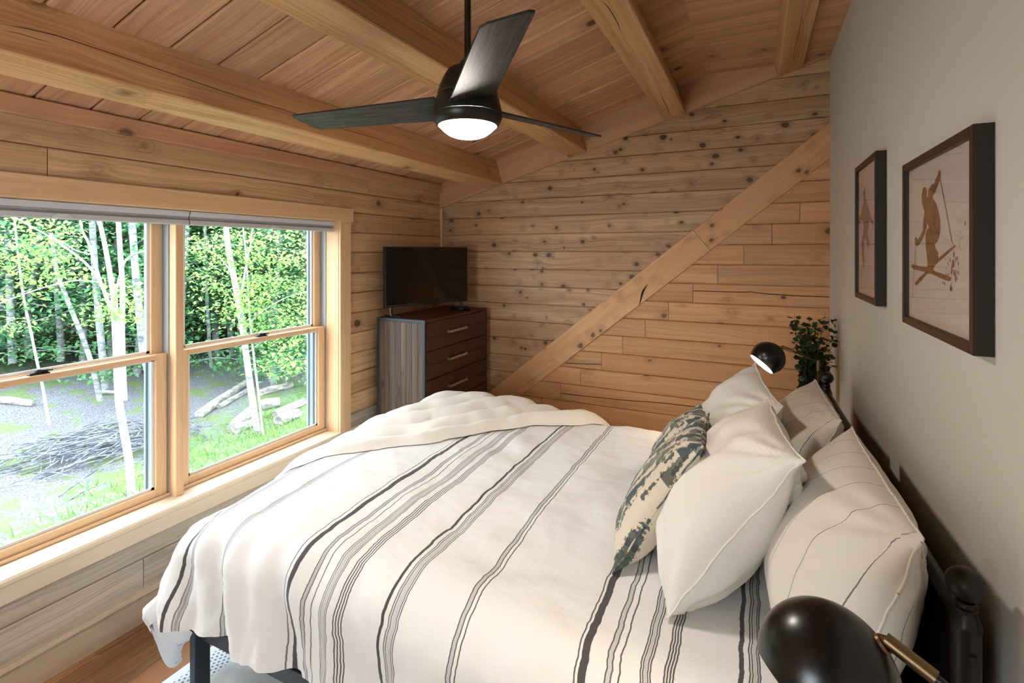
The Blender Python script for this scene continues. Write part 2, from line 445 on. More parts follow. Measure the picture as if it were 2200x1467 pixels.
# beams
bl = ['first ceiling beam from the window, pale underside', 'second ceiling beam from the window, with big round knot behind fan', 'third ceiling beam from the window, right of the fan', 'fourth ceiling beam, beside the painted wall']
DC = plain('dark_check_in_timber', (58, 30, 14), .9)
BCR = {0: [('s', [(0, 51), (60, 62), (120, 76), (182, 96), (290, 132), (400, 169), (480, 197), (545, 218), (600, 233), (654, 251), (720, 272), (800, 295), (880, 322)], .0016), ('s', [(0, 64), (40, 72), (80, 84), (130, 98)], .001)],
       1: [('s', [(850, 15), (900, 45), (960, 78), (985, 92)], .001), ('s', [(1062, 178), (1120, 210), (1180, 250), (1230, 290)], .0009)],
       2: [('b', [(1290, 0), (1306, 14), (1318, 33), (1328, 52), (1335, 70)], .0018), ('b', [(1418, 196), (1424, 212), (1431, 226), (1436, 238), (1438, 249)], .0018)],
       3: [('b', [(1730, 0), (1722, 40), (1716, 72), (1708, 100), (1704, 125), (1697, 150)], .0012)]}
for i, (xa, xb) in enumerate(bx):
    w = slope_len(xa, xb); m = MB(); ch = .005
    y0 = YF
    m.extrude([(0, .21), (0, ch), (ch, 0), (w - ch, 0), (w, ch), (w, .21)], (xa, y0, ZT(xa)), Y, S_, N_, YB - y0)
    for face, pts, wd in BCR.get(i, ()):
        nn = S_ if face == 's' else -N_
        q0 = Vector((xb, 0, ZT(xb)))
        Pp = [ray(a, b_) for a, b_ in pts]
        Pp = [Vector((0, 0, EYE)) + r_ * ((q0 - Vector((0, 0, EYE))).dot(nn) / r_.dot(nn)) + nn * .0006 for r_ in Pp]
        for k in range(len(Pp) - 1):
            d = (Pp[k + 1] - Pp[k]).normalized(); sd = d.cross(nn) * wd
            w0, w1 = (.15 if k == 0 else 1), (.15 if k == len(Pp) - 2 else 1)
            m.poly([Pp[k] - sd * w0, Pp[k + 1] - sd * w1, Pp[k + 1] + sd * w1, Pp[k] + sd * w0], None, 1)
    o = m.build('ceiling_beam', [M['beam'], DC], sharp=60); tag(o, bl[i], 'ceiling beam', 'exposed ceiling beams')

# the diagonal brace: two timbers let into the far wall
D_ = Vector((1, 0, .82)).normalized(); DN = Vector((-D_.z, 0, D_.x))
def brace(name, p0, p1, low, high, proud, label, marks=()):
    m = MB(); o = Vector((0, YB, 0)) + p0 + DN * low
    m.extrude([(0, 0), (high - low, 0), (high - low, proud - .003), (high - low - .003, proud), (.003, proud), (0, proud - .003)], o, D_, DN, -Y, (p1 - p0).length)
    for pts, wd in marks:
        Pp = [at(a, b_, y=YB - proud - .0006) for a, b_ in pts]
        for k in range(len(Pp) - 1):
            d = (Pp[k + 1] - Pp[k]).normalized(); sd = d.cross(Y)
            w0, w1 = (wd[k] if k < len(wd) else wd[-1]), (wd[k + 1] if k + 1 < len(wd) else wd[-1])
            m.poly([Pp[k] - sd * w0, Pp[k + 1] - sd * w1, Pp[k + 1] + sd * w1, Pp[k] + sd * w0], None, 1)
    return tag(m.build(name, [M['brace'], DC], sharp=60), label, 'wall brace', 'diagonal brace timbers')
C0 = Vector((-.3535, 0, 1.817))
t_lo = -(C0.z) / D_.z + .13
brace('diagonal_brace', C0 + D_ * t_lo, C0 + D_ * -.003, -.096, .096, .014, 'lower timber of the diagonal wall brace, with dark split knot', [([(1392, 611), (1386, 618), (1381, 627), (1378, 638), (1375, 650), (1373, 655)], [.001, .006, .009, .007, .004, .001]), ([(1110, 838), (1130, 825), (1160, 803), (1200, 775)], [.0006, .0012, .001, .0004])])
t_hi = (XR - .075 - C0.x) / D_.x
brace('diagonal_brace', C0, C0 + D_ * (t_hi + .16), -.094, .092, .010, 'upper timber of the diagonal wall brace, meeting the painted wall')

# ------------------------------------------------------------------ windows
ZH = 1.943                                             # head of the opening
def window(idx, ya, yb, label):
    """double-hung sash window between ya and yb, set back in the wall"""
    root = empty('window_%d' % idx, (-2.74, (ya + yb) / 2, .484)); struct(root, label, 'window')
    inv = Matrix.Translation(root.location).inverted()
    def add(mb, name, mat, parent=root):
        o = mb.build(name, mat, parent)
        o.matrix_parent_inverse = inv if parent is root else Matrix.Identity(4)
        return o
    m = MB()
    for y in (ya, yb - .006): m.box((-2.80, y, .484), (-2.712, y + .006, ZH), ax=2)
    for y in (ya + .006, yb - .010): m.box((-2.762, y, .484), (-2.757, y + .004, ZH), ax=2)
    add(m, 'jamb_liner', M['vinyl'])
    m = MB()
    for y in (ya - .006, yb - .036): m.box((-2.862, y, .484), (-2.801, y + .040, ZH), ax=2, ch=.003)
    for y in (ya + .036, yb - .046): m.box((-2.850, y, .484), (-2.835, y + .010, ZH), ax=2)
    add(m, 'outer_frame', M['outer'])
    m = MB(); m.box((-2.716, ya, .484), (-2.700, yb, .500), ax=1, ch=.004); m.box((-2.80, ya, .484), (-2.716, yb, .492), ax=1)
    add(m, 'sill_stop', M['sash'])
    def sash(name, x0, x1, z0, z1, sw, rb, rt):
        m = MB(); a, b = ya + .007, yb - .007
        m.box((x0, a, z0), (x1, a + sw, z1), ax=2, ch=.003); m.box((x0, b - sw, z0), (x1, b, z1), ax=2, ch=.003)
        m.box((x0, a + sw, z0), (x1, b - sw, z0 + rb), ax=1, ch=.003); m.box((x0, a + sw, z1 - rt), (x1, b - sw, z1), ax=1, ch=.003)
        s = add(m, name, M['sash'])
        xm = (x0 + x1) / 2 - .006
        g = MB(); g.box((xm - .003, a + sw - .004, z0 + rb - .004), (xm + .003, b - sw + .004, z1 - rt + .004), ax=1)
        go = g.build('glass', M['glass'], s)
        k = MB(); t = .003
        for p, q in (((a + sw, z0 + rb), (a + sw + t, z1 - rt)), ((b - sw - t, z0 + rb), (b - sw, z1 - rt)), ((a + sw, z0 + rb), (b - sw, z0 + rb + t)), ((a + sw, z1 - rt - t), (b - sw, z1 - rt))):
            k.box((xm - .006, p[0], p[1]), (xm + .006, q[0], q[1]))
        k.build('gasket', M['spacer'], s)
        k = MB(); t = .013
        for p, q in (((a + sw, z0 + rb), (a + sw + t, z1 - rt)), ((b - sw - t, z0 + rb), (b - sw, z1 - rt)), ((a + sw, z0 + rb), (b - sw, z0 + rb + t)), ((a + sw, z1 - rt - t * .5), (b - sw, z1 - rt))):
            k.box((xm + .004, p[0], p[1]), (xm + .010, q[0], q[1]))
        k.build('glazing_bead', M['bead'], s)
        return s
    sash('lower_sash', -2.755, -2.718, .494, 1.212, .055, .040, .026)
    sash('upper_sash', -2.797, -2.760, 1.186, ZH, .055, .030, .045)
    # cam lock on the meeting rail
    m = MB(); yc = (ya + yb) / 2 + .01
    m.box((-2.752, yc - .034, 1.212), (-2.726, yc + .034, 1.217), ax=1, ch=.002)
    m.lathe([(0, .019), (.010, .019), (.013, .015), (.013, .004), (0, .004)], (-2.742, yc, 1.213), 16)
    m.tube([(-2.742, yc, 1.226), (-2.732, yc + .02, 1.227), (-2.730, yc + .045, 1.225)], [.006, .005, .004], 8)
    m.tube([(-2.736, yc - .03, 1.219), (-2.734, yc, 1.222), (-2.738, yc + .03, 1.219)], .004, 6)
    add(m, 'sash_lock', M['black'])
    return root
window(1, .524, 1.573, 'left double-hung pine window looking on the grass and pale tree')
window(2, 1.614, 2.624, 'right double-hung pine window looking on the leafy tree and logs')

def trim(n, build, mat, label):
    m = MB(); build(m); struct(m.build('trim_%d' % n, mat), label, 'trim')
trim(8, lambda m: (m.box((-2.80, WY1 - .004, .484), (XL, WY1 + .016, ZH), ax=2), m.box((-2.80, WY0 - .016, .484), (XL, WY0 + .004, ZH), ax=2)), M['casing'], 'pale jamb lining of the window opening')
trim(9, lambda m: m.box((-2.80, 1.573, .484), (-2.658, 1.614, ZH), ax=2, ch=.003), M['casing'], 'pine mullion between the two windows')
trim(10, lambda m: (m.box((XL, WY1 - .002, .484), (XL + .02, 2.727, ZH), ax=2, ch=.003), m.box((XL, .42, .484), (XL + .02, WY0 + .002, ZH), ax=2, ch=.003)), M['casing'], 'side casing of the window with a screw near its foot')
trim(11, lambda m: m.box((XL, .40, ZH), (XL + .024, 2.745, 2.038), ax=1, ch=.003), M['casing'], 'long pine head casing over both windows')
trim(12, lambda m: (m.extrude([(0, 0), (0, .226), (.004, .231), (.012, .231), (.020, .229), (.028, .221), (.028, 0)], (-2.80, .36, .456), Y, Z, X, 2.80 - .36 + .02),), M['sill'], 'pale window stool under both windows')
trim(13, lambda m: m.box((XL, .38, .384), (XL + .022, 2.78, .456), ax=1, ch=.003), M['sill'], 'apron board under the window stool')
trim(14, lambda m: m.box((-2.82, WY0, ZH), (XL, WY1, ZH + .015), ax=1), M['casing'], 'head lining of the window opening')

def blind(ya, yb, label):
    root = empty('window_shade', (-2.655, (ya + yb) / 2, 1.87)); tag(root, label, 'window shade', 'raised cellular shades')
    inv = Matrix.Translation(root.location).inverted()
    def add(m, n, mat): o = m.build(n, mat, root); o.matrix_parent_inverse = inv; return o
    m = MB(); m.extrude([(0, 0), (0, .046), (.004, .049), (.014, .053), (.026, .056), (.030, .050), (.030, 0)], (-2.690, ya, 1.913), Y, Z, X, yb - ya); add(m, 'head_rail', M['blind'])
    m = MB(); m.extrude([(0, .002), (0, .043), (.003, .047), (.0075, .043), (.012, .047), (.0165, .045), (.0165, .002)], (-2.690, ya + .001, 1.8975), Y, Z, X, yb - ya - .002)
    add(m, 'folded_fabric', M['blindd'])
    m = MB(); m.extrude([(0, .004), (0, .048), (.004, .052), (.021, .050), (.0255, .047), (.0255, .004)], (-2.690, ya, 1.870), Y, Z, X, yb - ya); add(m, 'bottom_rail', M['blind'])
    m = MB(); yc = (ya + yb) / 2 + .02
    m.extrude([(-.040, 0), (.040, 0), (.020, .016), (-.020, .016)], (-2.640, yc, 1.874), X, Y, Z, .005)
    m.box((-2.638, yc - .022, 1.872), (-2.624, yc + .022, 1.876), ax=1, ch=.001)
    add(m, 'handle', M['tab'])
blind(.53, 1.628, 'grey cellular shade raised over the left window')
blind(1.634, 2.624, 'grey cellular shade raised over the right window')

# ------------------------------------------------------------------ ceiling fan
fx, fy, fz = -.876, 1.470, EYE + .486
fan = empty('ceiling_fan', (fx, fy, fz)); tag(fan, 'black three-blade ceiling fan with lit dome light, hanging on a rod', 'ceiling fan')
zc = ZC(fx) - fz
m = MB(); m.lathe([(0, -.026), (.116, -.026), (.1165, -.018), (.113, .000), (.106, .028), (.1035, .034)], n=48)
m.lathe([(.1035, .034), (.1005, .036), (.1005, .040), (.102, .042), (.094, .072), (.080, .102), (.066, .124), (.054, .131), (.0, .131)], n=48)
m.build('motor_housing', M['fanbody'], fan)
m = MB(); m.lathe([(.026, .128), (.027, .150), (.021, .158), (.014, .163), (.0, .163)], n=24); m.build('coupling_cover', M['fanbody'], fan)
m = MB(); m.tube([(0, 0, .15), (0, 0, zc)], .0112, 16); m.build('downrod', M['fanbody'], fan)
m = MB(); m.lathe([(.0, -.075), (.022, -.075), (.05, -.062), (.068, -.03), (.072, .022), (0, .022)], (0, 0, zc), 32); m.build('ceiling_canopy', M['fanbody'], fan)
m = MB(); m.lathe([(.116, -.027), (.1165, -.034), (.113, -.046), (.107, -.058), (.101, -.064), (.098, -.064), (.0975, -.055), (.0975, -.03)], n=48); m.build('light_ring', M['fanbody'], fan)
m = MB(); m.lathe([(.0975, -.060), (.094, -.066), (.082, -.079), (.064, -.092), (.046, -.099), (.024, -.102), (0, -.103)], n=48)
M['lens'] = emis('lit_opal_lens', (1.0, .92, .82), 115.0)
m.build('lens', M['lens'], fan)
def blade_mat():
    N = NT('black_grained_blade'); u, v = N.uv()
    a = N.noise(N.xyz(N.math('MULTIPLY', u, 6), N.math('MULTIPLY', v, 140), 0), 1, 4, .6)
    b = N.noise(N.xyz(N.math('MULTIPLY', u, 60), N.math('MULTIPLY', v, 400), 3), 1, 2)
    col = N.mix(N.mr(a, .42, .66), s2l((24, 24, 25)), s2l((66, 64, 62)))
    N.bump(N.math('ADD', a, b), .35, .0008)
    return N.done(col, .5, 0, .35)
M['blade'] = blade_mat()
LB = .60
pitch = R(-13.5)
for k, ang in enumerate((162.0, 41.0, -77.6)):
    ca = R(ang) + YAW
    m = MB(); rows = []; n = 26; top = []; UV = []
    # outline: leading edge / trailing edge half-widths along the radius
    def edges(t):
        r = .088 + t * LB
        lead = .078 - .022 * t; trail = -.074 + .016 * t
        # clipped, rounded tip
        tip = .11 * (1 - 0)
        return r, lead, trail
    P = []; out = []
    K = 30; J = 8
    for i in range(K + 1):
        t = i / K; r0, a, b = edges(t)
        row = []
        for j in range(J + 1):
            s = j / J; y = b + (a - b) * s
            # slanted tip: the trailing corner is cut back
            rr = r0
            rr = .088 + t * (LB - .040 * (1 - s) ** 1.0)
            # round the tip corners
            if t > .9:
                e = min(s, 1 - s) * (a - b); c_ = .012
                if e < c_: rr -= (c_ - math.sqrt(max(0, c_ * c_ - (c_ - e) ** 2))) * (t - .9) / .1
            row.append(Vector((rr, y, 0)))
        P.append(row)
    th = .0055
    rot = Matrix.Rotation(ca, 4, 'Z') @ Matrix.Rotation(-pitch, 4, 'X')
    up = [[rot @ (p + Vector((0, 0, th / 2 + .003))) for p in r_] for r_ in P]
    dn = [[rot @ (p + Vector((0, 0, -th / 2 + .003))) for p in r_] for r_ in P]
    uvs = [[(p.x, p.y) for p in r_] for r_ in P]
    m.grid(up, uvs, smooth=False); m.grid([list(r_) for r_ in dn], uvs, smooth=False)
    bd = [(0, j) for j in range(J + 1)] + [(i, J) for i in range(1, K + 1)] + [(K, j) for j in range(J - 1, -1, -1)] + [(i, 0) for i in range(K - 1, 0, -1)]
    for q in range(len(bd)):
        i0, j0 = bd[q]; i1, j1 = bd[(q + 1) % len(bd)]
        m.poly([up[i0][j0], up[i1][j1], dn[i1][j1], dn[i0][j0]])
    m.build('blade', M['blade'], fan)

# ------------------------------------------------------------------ bed
HN, HF = Vector((.360, 1.246, 0)), Vector((.318, 2.985, 0))
bed = empty('bed', (0, 2.1, 0)); tag(bed, 'black steel bed with ball-topped headboard posts', 'bed')
inv = Matrix.Translation(bed.location).inverted()
def badd(m, n, mat, label=None):
    o = m.build(n, mat, bed); o.matrix_parent_inverse = inv
    if label: o['label'] = label
    return o
for P in (HN, HF):
    m = MB(); m.lathe([(.0, 0), (.026, 0), (.026, .02), (.0232, .022), (.0232, 1.012), (.0245, 1.016), (.0245, 1.022), (.0215, 1.032), (.0165, 1.044), (.015, 1.048)], P, 28)
    post = badd(m, 'headboard_post', M['black'])
    m = MB(); m.lathe([(.015, 1.044), (.0175, 1.048), (.0175, 1.052), (.014, 1.055), (.018, 1.058), (.0175, 1.062), (.014, 1.066)], P, 24)
    rb = .0325
    m.lathe([(rb * math.sin(a), 1.097 + rb * .93 * -math.cos(a)) for a in [R(20 + 160 * i / 14) for i in range(15)]], P, 28)
    f = m.build('ball_finial', M['black'], post)
    m = MB(); Ms = Matrix.Rotation(R(90), 4, 'X'); m.lathe([(0, .004), (.006, .004), (.008, .001), (.008, -.002)], P + Vector((.004, -.0232, .972)), 14, M=Ms)
    m.build('bolt_head', M['black'], post)
hd = (HF - HN)
m = MB()
m.tube([HN + Z * 1.02, HF + Z * 1.02], .0165, 14)
badd(m, 'headboard_top_rail', M['black'])
m = MB(); m.tube([HN + Z * .60, HF + Z * .60], .014, 12); m.tube([HN + Z * .30, HF + Z * .30], .014, 12); badd(m, 'headboard_cross_rail', M['black'])
m = MB(); hn = Vector((-hd.y, hd.x, 0)).normalized(); m.extrude([(-.009, 0), (.009, 0), (.009, .70), (-.009, .70)], HN + Z * .31, hd.normalized(), hn, Z, hd.length); badd(m, 'headboard_panel', M['black'])
def lbox(lo, hi, n, ax=0, mat='bedmetal'):
    m = MB(); m.box(lo, hi, ax=ax, ch=.002); badd(m, n, M[mat])
lbox((-1.930, 1.232, .239), (.36, 1.262, .300), 'side_rail'); lbox((-1.930, 2.985, .239), (.32, 3.015, .300), 'side_rail')
lbox((-1.945, 1.262, .239), (-1.915, 2.985, .300), 'foot_rail', 1)
lbox((-1.952, 1.206, 0), (-1.921, 1.268, .316), 'leg', 2); lbox((-1.952, 2.98, 0), (-1.921, 3.042, .316), 'leg', 2)
for i in range(9):
    x = -1.75 + i * .24; lbox((x, 1.262, .286), (x + .07, 2.985, .300), 'slat', 1)

m = MB()
def rbox(mb, lo, hi, r, n=6):
    lo, hi = Vector(lo), Vector(hi); c = (lo + hi) / 2; h = (hi - lo) / 2
    rows = []; K = 44; J = 20
    for i in range(J + 1):
        th = -PI / 2 + PI * i / J; row = []
        for k in range(K):
            ph = 2 * PI * k / K
            d = Vector((math.cos(th) * math.cos(ph), math.cos(th) * math.sin(ph), math.sin(th)))
            e = .12
            sg = lambda t: (abs(t) ** e) * (1 if t >= 0 else -1)
            row.append(c + Vector((h.x * sg(math.cos(th)) * sg(math.cos(ph)), h.y * sg(math.cos(th)) * sg(math.sin(ph)), h.z * sg(math.sin(th)))))
        rows.append(row)
    mb.grid(rows, None, closed_v=True)
rbox(m, (-1.90, 1.275, .302), (.30, 2.975, .655), .04)
mt = m.build('mattress', plain('white_mattress_ticking', (225, 222, 216), .8)); tag(mt, 'white mattress hidden under the striped duvet', 'mattress')

# fabric materials
def fabric(name, col, rough=.85, weave=700, wr=.25, extra=None):
    N = NT(name); u, v = N.uv(); o = N.obj()
    c = s2l(col) + (1,)
    if extra: c = extra(N, u, v, c)
    w = N.noise(N.xyz(N.math('MULTIPLY', u, weave), N.math('MULTIPLY', v, weave), 0), 1, 1)
    cr = N.noise(o, 9, 5, .62, .6); cr2 = N.noise(o, 34, 4, .6, .4)
    h = N.math('ADD', N.math('MULTIPLY', w, .05), N.math('ADD', N.math('MULTIPLY', cr, .7), N.math('MULTIPLY', cr2, .22)))
    N.bump(h, wr, .02)
    return N.done(c, rough, 0, .15, Sheen_Weight=.15)
STR = [  # (x, half width, darkness): stripes woven across the duvet, measured from the headboard wall towards the foot
    (-1.985, .006, .95), (-1.950, .0012, .8), (-1.944, .0035, .5), (-1.937, .0035, .6), (-1.930, .0035, .5), (-1.923, .0012, .85),
    (-1.786, .0012, .85), (-1.780, .0032, .55), (-1.773, .0012, .85), (-1.764, .0012, .8),
    (-1.446, .0014, .85), (-1.418, .0085, .95), (-1.350, .0012, .9), (-1.343, .0035, .55), (-1.336, .0012, .9), (-1.310, .0013, .9),
    (-1.270, .0012, .8), (-1.263, .0012, .7), (-1.257, .0032, .4), (-1.250, .0032, .45), (-1.243, .0012, .7), (-1.237, .0012, .8),
    (-1.207, .0014, .9), (-1.198, .0014, .9), (-1.189, .0014, .9), (-1.180, .0014, .9),
    (-1.026, .0042, .95), (-1.004, .0012, .85), (-.997, .0012, .8), (-.991, .0030, .35), (-.984, .0030, .45), (-.977, .0012, .8), (-.970, .0012, .85),
    (-.778, .0012, .9), (-.771, .0055, .45), (-.764, .0012, .9), (-.750, .0013, .9),
    (-.424, .0014, .9), (-.405, .0085, .95), (-.347, .0012, .9), (-.340, .0040, .45), (-.333, .0012, .9), (-.314, .0014, .9),
    (-.262, .0012, .9), (-.256, .0012, .85), (-.250, .0022, .5), (-.244, .0012, .85), (-.238, .0012, .9),
    (-.204, .0014, .9), (-.197, .0014, .9), (-.190, .0014, .9), (-.183, .0014, .9),
    (-.035, .0045, .95), (-.016, .0012, .9), (-.010, .0012, .85), (-.004, .0022, .5), (.002, .0012, .85), (.007, .0012, .9)]
def duvet_stripes(N, u, v, c):
    uw = N.math('ADD', u, N.math('MULTIPLY', N.math('SUBTRACT', N.noise(N.xyz(N.math('MULTIPLY', u, 1.2), N.math('MULTIPLY', v, 12.0), 0), 1, 3, .6), .5), .018))
    tot = None
    dots = N.mr(N.math('SINE', N.math('MULTIPLY', v, 1500)), -.3, .3, .45, 1)
    for x, h, d in STR:
        k = N.n('ShaderNodeMath', operation='COMPARE'); N.set(k.inputs[0], uw); k.inputs[1].default_value = x; k.inputs[2].default_value = h * 1.15 + .0005
        o = N.math('MULTIPLY', k.outputs[0], d)
        if d < .6: o = N.math('MULTIPLY', o, dots)
        tot = o if tot is None else N.math('MAXIMUM', tot, o)
    return N.mix(tot, c, s2l((62, 58, 62)))
M['duvet'] = fabric('white_duvet_with_charcoal_stripes', (238, 235, 231), extra=duvet_stripes, wr=.24)
def mark_print(N, u, v, c):
    vo = N.n('ShaderNodeTexVoronoi', feature='F1'); N.set(vo.inputs['Vector'], N.xyz(N.math('MULTIPLY', u, 12), N.math('MULTIPLY', v, 5), 0)); vo.inputs['Scale'].default_value = 1
    f = N.math('MULTIPLY', N.mr(vo.outputs['Distance'], .16, .12, 0, 1), N.mr(N.noise(N.xyz(N.math('MULTIPLY', u, 160), N.math('MULTIPLY', v, 30), 0), 1, 1), .5, .55, 0, 1))
    return N.mix(f, c, s2l((70, 74, 84)))
M['lining'] = fabric('white_lining_with_small_marks', (226, 230, 236), extra=mark_print, wr=.2)

BX0, BY0, BY1, BR_ = -1.90, 1.37, 2.92, .17
def drape(p, q, off=0.0, hang=1.0):
    ox = max(0.0, BX0 - p); on = max(0.0, BY0 - q); of = max(0.0, q - BY1)
    oy = on + of; sy = -1 if on > 0 else 1
    l = (ox ** 4 + oy ** 4) ** .25
    x = max(p, BX0); y = min(max(q, BY0), BY1); z = .700 + off
    crown = .018 * math.sin(PI * min(max((q - BY0) / (BY1 - BY0), 0), 1)) + .012 * (y - BY0) / 1.5
    if l > 1e-6:
        d = Vector((-ox, sy * oy, 0)).normalized(); r = BR_ + off
        th = min(l / BR_, PI / 2)
        x += d.x * r * math.sin(th); y += d.y * r * math.sin(th)
        z -= r * (1 - math.cos(th)) + max(0, l - BR_ * PI / 2)
        nrm = Vector((d.x * math.sin(th), d.y * math.sin(th), math.cos(th)))
    else: nrm = Vector((0, 0, 1))
    return Vector((x, y, z + crown)), nrm, l
def fbm(x, y, z, o=3):
    t = 0; a = 1; f = 1
    for _ in range(o): t += a * noise.noise(Vector((x * f, y * f, z * f))); a *= .5; f *= 2.1
    return t
def duvet_pt(p, q):
    P, n, l = drape(p, q)
    a = .018 * fbm(p * 1.7, q * 1.7, 2.0) + .009 * fbm(p * 5, q * 5, 5.0)
    drop = min(max((l - .15) / .35, 0), 1)
    # vertical folds in the hanging part, strongest at the foot corner
    corner = math.exp(-((p + 1.75) / .55) ** 2)
    ph = p * 17 + 1.4 * fbm(p * 2, q * 1.2, 8) + q * 4.0
    a += drop * (.010 + .024 * corner) * math.sin(ph) + drop * .020 * fbm(p * 9, q * 2.0, 3.0) + corner * min(1, l / .2) * .012 * math.sin(p * 38 + q * 9) + drop * .007 * fbm(p * 20, q * 13, 6.0)
    ph2 = q * 15 + 1.2 * fbm(p * 1.5, q * 2, 4)
    if p < BX0: a += drop * .016 * math.sin(ph2)
    P = P + n * a
    fo = math.exp(-((q - BY0) / .9) ** 2) if q > BY0 else 1.0
    if p < BX0 + .08:
        k_ = min(1, (BX0 + .08 - p) / .34) * max(0, min(1, (l - .08) / .42)) ** .65
        P.x -= (.055 + .085 * fo) * k_; P.y -= .050 * k_ * (1 if q < BY0 else fo * .3)
    # the corner swings out and its tip drops
    return P
def drange(a, b, n): return [a + (b - a) * i / (n - 1) for i in range(n)]
ps = drange(.20, BX0, 190) + drange(BX0 - .012, BX0 - .520, 44)
qs = drange(BY0 - .488, BY0, 44) + drange(BY0 + .012, BY1, 120) + drange(BY1 + .015, BY1 + .46, 26)
m = MB(); G = [[duvet_pt(p, q) for q in qs] for p in ps]; m.grid(G, [[(p, q) for q in qs] for p in ps])
dv = m.build('duvet', M['duvet'], fix=False); tag(dv, 'white duvet with woven charcoal stripes spread over the bed', 'duvet')
# stitched lining that shows where the near foot corner turns under
m = MB(); rows = []; uvs = []
for i in range(40):
    t = i / 39; row = []; ur = []
    q_ang = R(-35 + 160 * t)                         # sweeps round the near foot corner
    # top edge follows the duvet hem
    ox = .515 * min(1, max(0, 1.15 * math.sin(R(90) * min(1, t * 1.45)))); oy = .515 * min(1, max(0, 1.15 * math.cos(R(90) * max(0, (t - .3) / .7))))
    P, n, l = drape(BX0 - ox, BY0 - oy); n.z = 0; n.normalize()
    base = duvet_pt(BX0 - ox, BY0 - oy)
    sagw = math.sin(PI * t) ** .7
    for j in range(12):
        s = j / 11
        row.append(base - n * (.006 + .085 * s ** 1.3) + Vector((0, 0, .03 - (.055 + .105 * sagw) * math.sin(s * PI * .62))) + n * .010 * math.sin(t * 30) * s)
        ur.append((t * 1.1, s * .2))
    rows.append(row); uvs.append(ur)
m.grid(rows, uvs); ln = m.build('lining', M['lining'], dv, fix=False); ln['label'] = 'white lining with small dark marks, turned under'

# cream throw blanket thrown over the far foot corner
E0, E1 = Vector((-2.20, 1.52)), Vector((-.84, 2.99))
ed = (E1 - E0); el = ed.length; ed.normalize(); en = Vector((-ed.y, ed.x))
def throw_pt(s, t):
    wob = .018 * math.sin(s * 5.3) + .03 * fbm(s * 2.2, .3, 4)
    r = E0 + ed * s + en * (t + wob)
    fold = t * 21 + .8 * fbm(s * 1.1, t * 1.2, 9) - s * 1.8
    h = .006 + .044 * (abs(math.sin(fold * .8))) ** .85 * (1 if t > .06 else t / .06) + .012 * fbm(s * 3, t * 5, 1)
    h += .020 * min(1, s / .7) * math.exp(-((t - .05) / .05) ** 2)
    if t < .03: h = .003 + (h - .003) * math.sqrt(max(0, t / .03))
    h += .035 * math.exp(-((s - 1.35) / .5) ** 2 - ((t - .5) / .35) ** 2)
    P, n, l = drape(r.x, r.y, 0)
    drop = min(max((l - .15) / .3, 0), 1)
    h = max(h, .004) + (drop if t > .03 else 0) * .02 * math.sin(s * 14)
    D = duvet_pt(r.x, r.y)
    return D + n * h
ss = drange(.0, el + .22, 150); ts = [0, .002, .006, .012, .02, .03] + drange(.045, 1.28, 100)
m = MB(); m.grid([[throw_pt(s, t) for t in ts] for s in ss], [[(s, t) for t in ts] for s in ss])
M['throw'] = fabric('cream_woven_throw', (244, 238, 228), weave=420, wr=.18)
tb = m.build('throw_blanket', M['throw'], fix=False); tag(tb, 'cream throw blanket lying in folds over the far foot corner', 'blanket')

# ------------------------------------------------------------------ pillows
def pillow(name, A, B, C, D, T, mat, label, cat, group, pin=.07, seed=0, front=.5, K=44, ex=.55, wr=.010, sag=.2, uvs=(1, 1), flange=0.0):
    """A,B = near bottom/top corners, C,D = far bottom/top corners; T = full thickness"""
    A, B, C, D = map(Vector, (A, B, C, D)); m = MB()
    nrm = ((B - A) + (D - C)).cross((C - A) + (D - B)).normalized()
    if nrm.x > 0: nrm = -nrm
    def pt(a, b, side):
        aa = a * (1 - pin * (1 - b * b) * a * a); bb = b * (1 - pin * (1 - a * a) * b * b)
        s, t = (aa + 1) / 2, (bb + 1) / 2
        P = (A * (1 - t) + B * t) * (1 - s) + (C * (1 - t) + D * t) * s
        fa, fb = max(0, 1 - abs(a) ** 2.2), max(0, 1 - abs(b) ** 2.2)
        if flange: fa = max(0, 1 - (abs(a) * (1 + flange)) ** 2.4) if abs(a) * (1 + flange) < 1 else 0; fb = max(0, 1 - (abs(b) * (1 + flange)) ** 2.4) if abs(b) * (1 + flange) < 1 else 0
        h = (fa * fb) ** ex * (1 - sag * b) * T * (front if side > 0 else 1 - front)
        w = fbm(a * 1.3 + seed, b * 1.3, seed * 3 + side, 2) * wr * 1.8 + wr * .35 * fbm(a * 4 + seed, b * 3, seed + 9 * side)
        cr = wr * .9 * math.sin(math.atan2(b - 1, a + 1) * 14 + seed) * math.exp(-((a + 1) ** 2 + (b - 1) ** 2) * 1.6) + wr * .9 * math.sin(math.atan2(b + 1, a + 1) * 13 + seed) * math.exp(-((a + 1) ** 2 + (b + 1) ** 2) * 1.6)
        h += (w + cr) * min(1, (fa * fb) ** .5 * 2.5)
        wv = wr * .8 * fbm(a * 3, b * 3, seed + 20) * (1 - min(1, (fa * fb) * 4))
        return P + nrm * (max(h, 0) * side + wv)
    us = [math.sin(PI / 2 * x) * .35 + x * .65 for x in drange(-1, 1, K)]
    for side in (1, -1):
        m.grid([[pt(a, b, side) for b in us] for a in us], [[(a * uvs[0] / 2, b * uvs[1] / 2) for b in us] for a in us])
    o = m.build(name, mat, sharp=80); tag(o, label, cat, group)
    rim = [pt(a, -1, 1) for a in us] + [pt(1, b, 1) for b in us[1:]] + [pt(a, 1, 1) for a in reversed(us[:-1])] + [pt(-1, b, 1) for b in reversed(us[1:-1])]
    cen = (A + B + C + D) / 4
    m = MB(); m.tube([p + (p - cen).normalized() * .0015 for p in rim] + [rim[0]], .0028, 6, cap=False); m.build('seam', mat, o, fix=False)
    return o
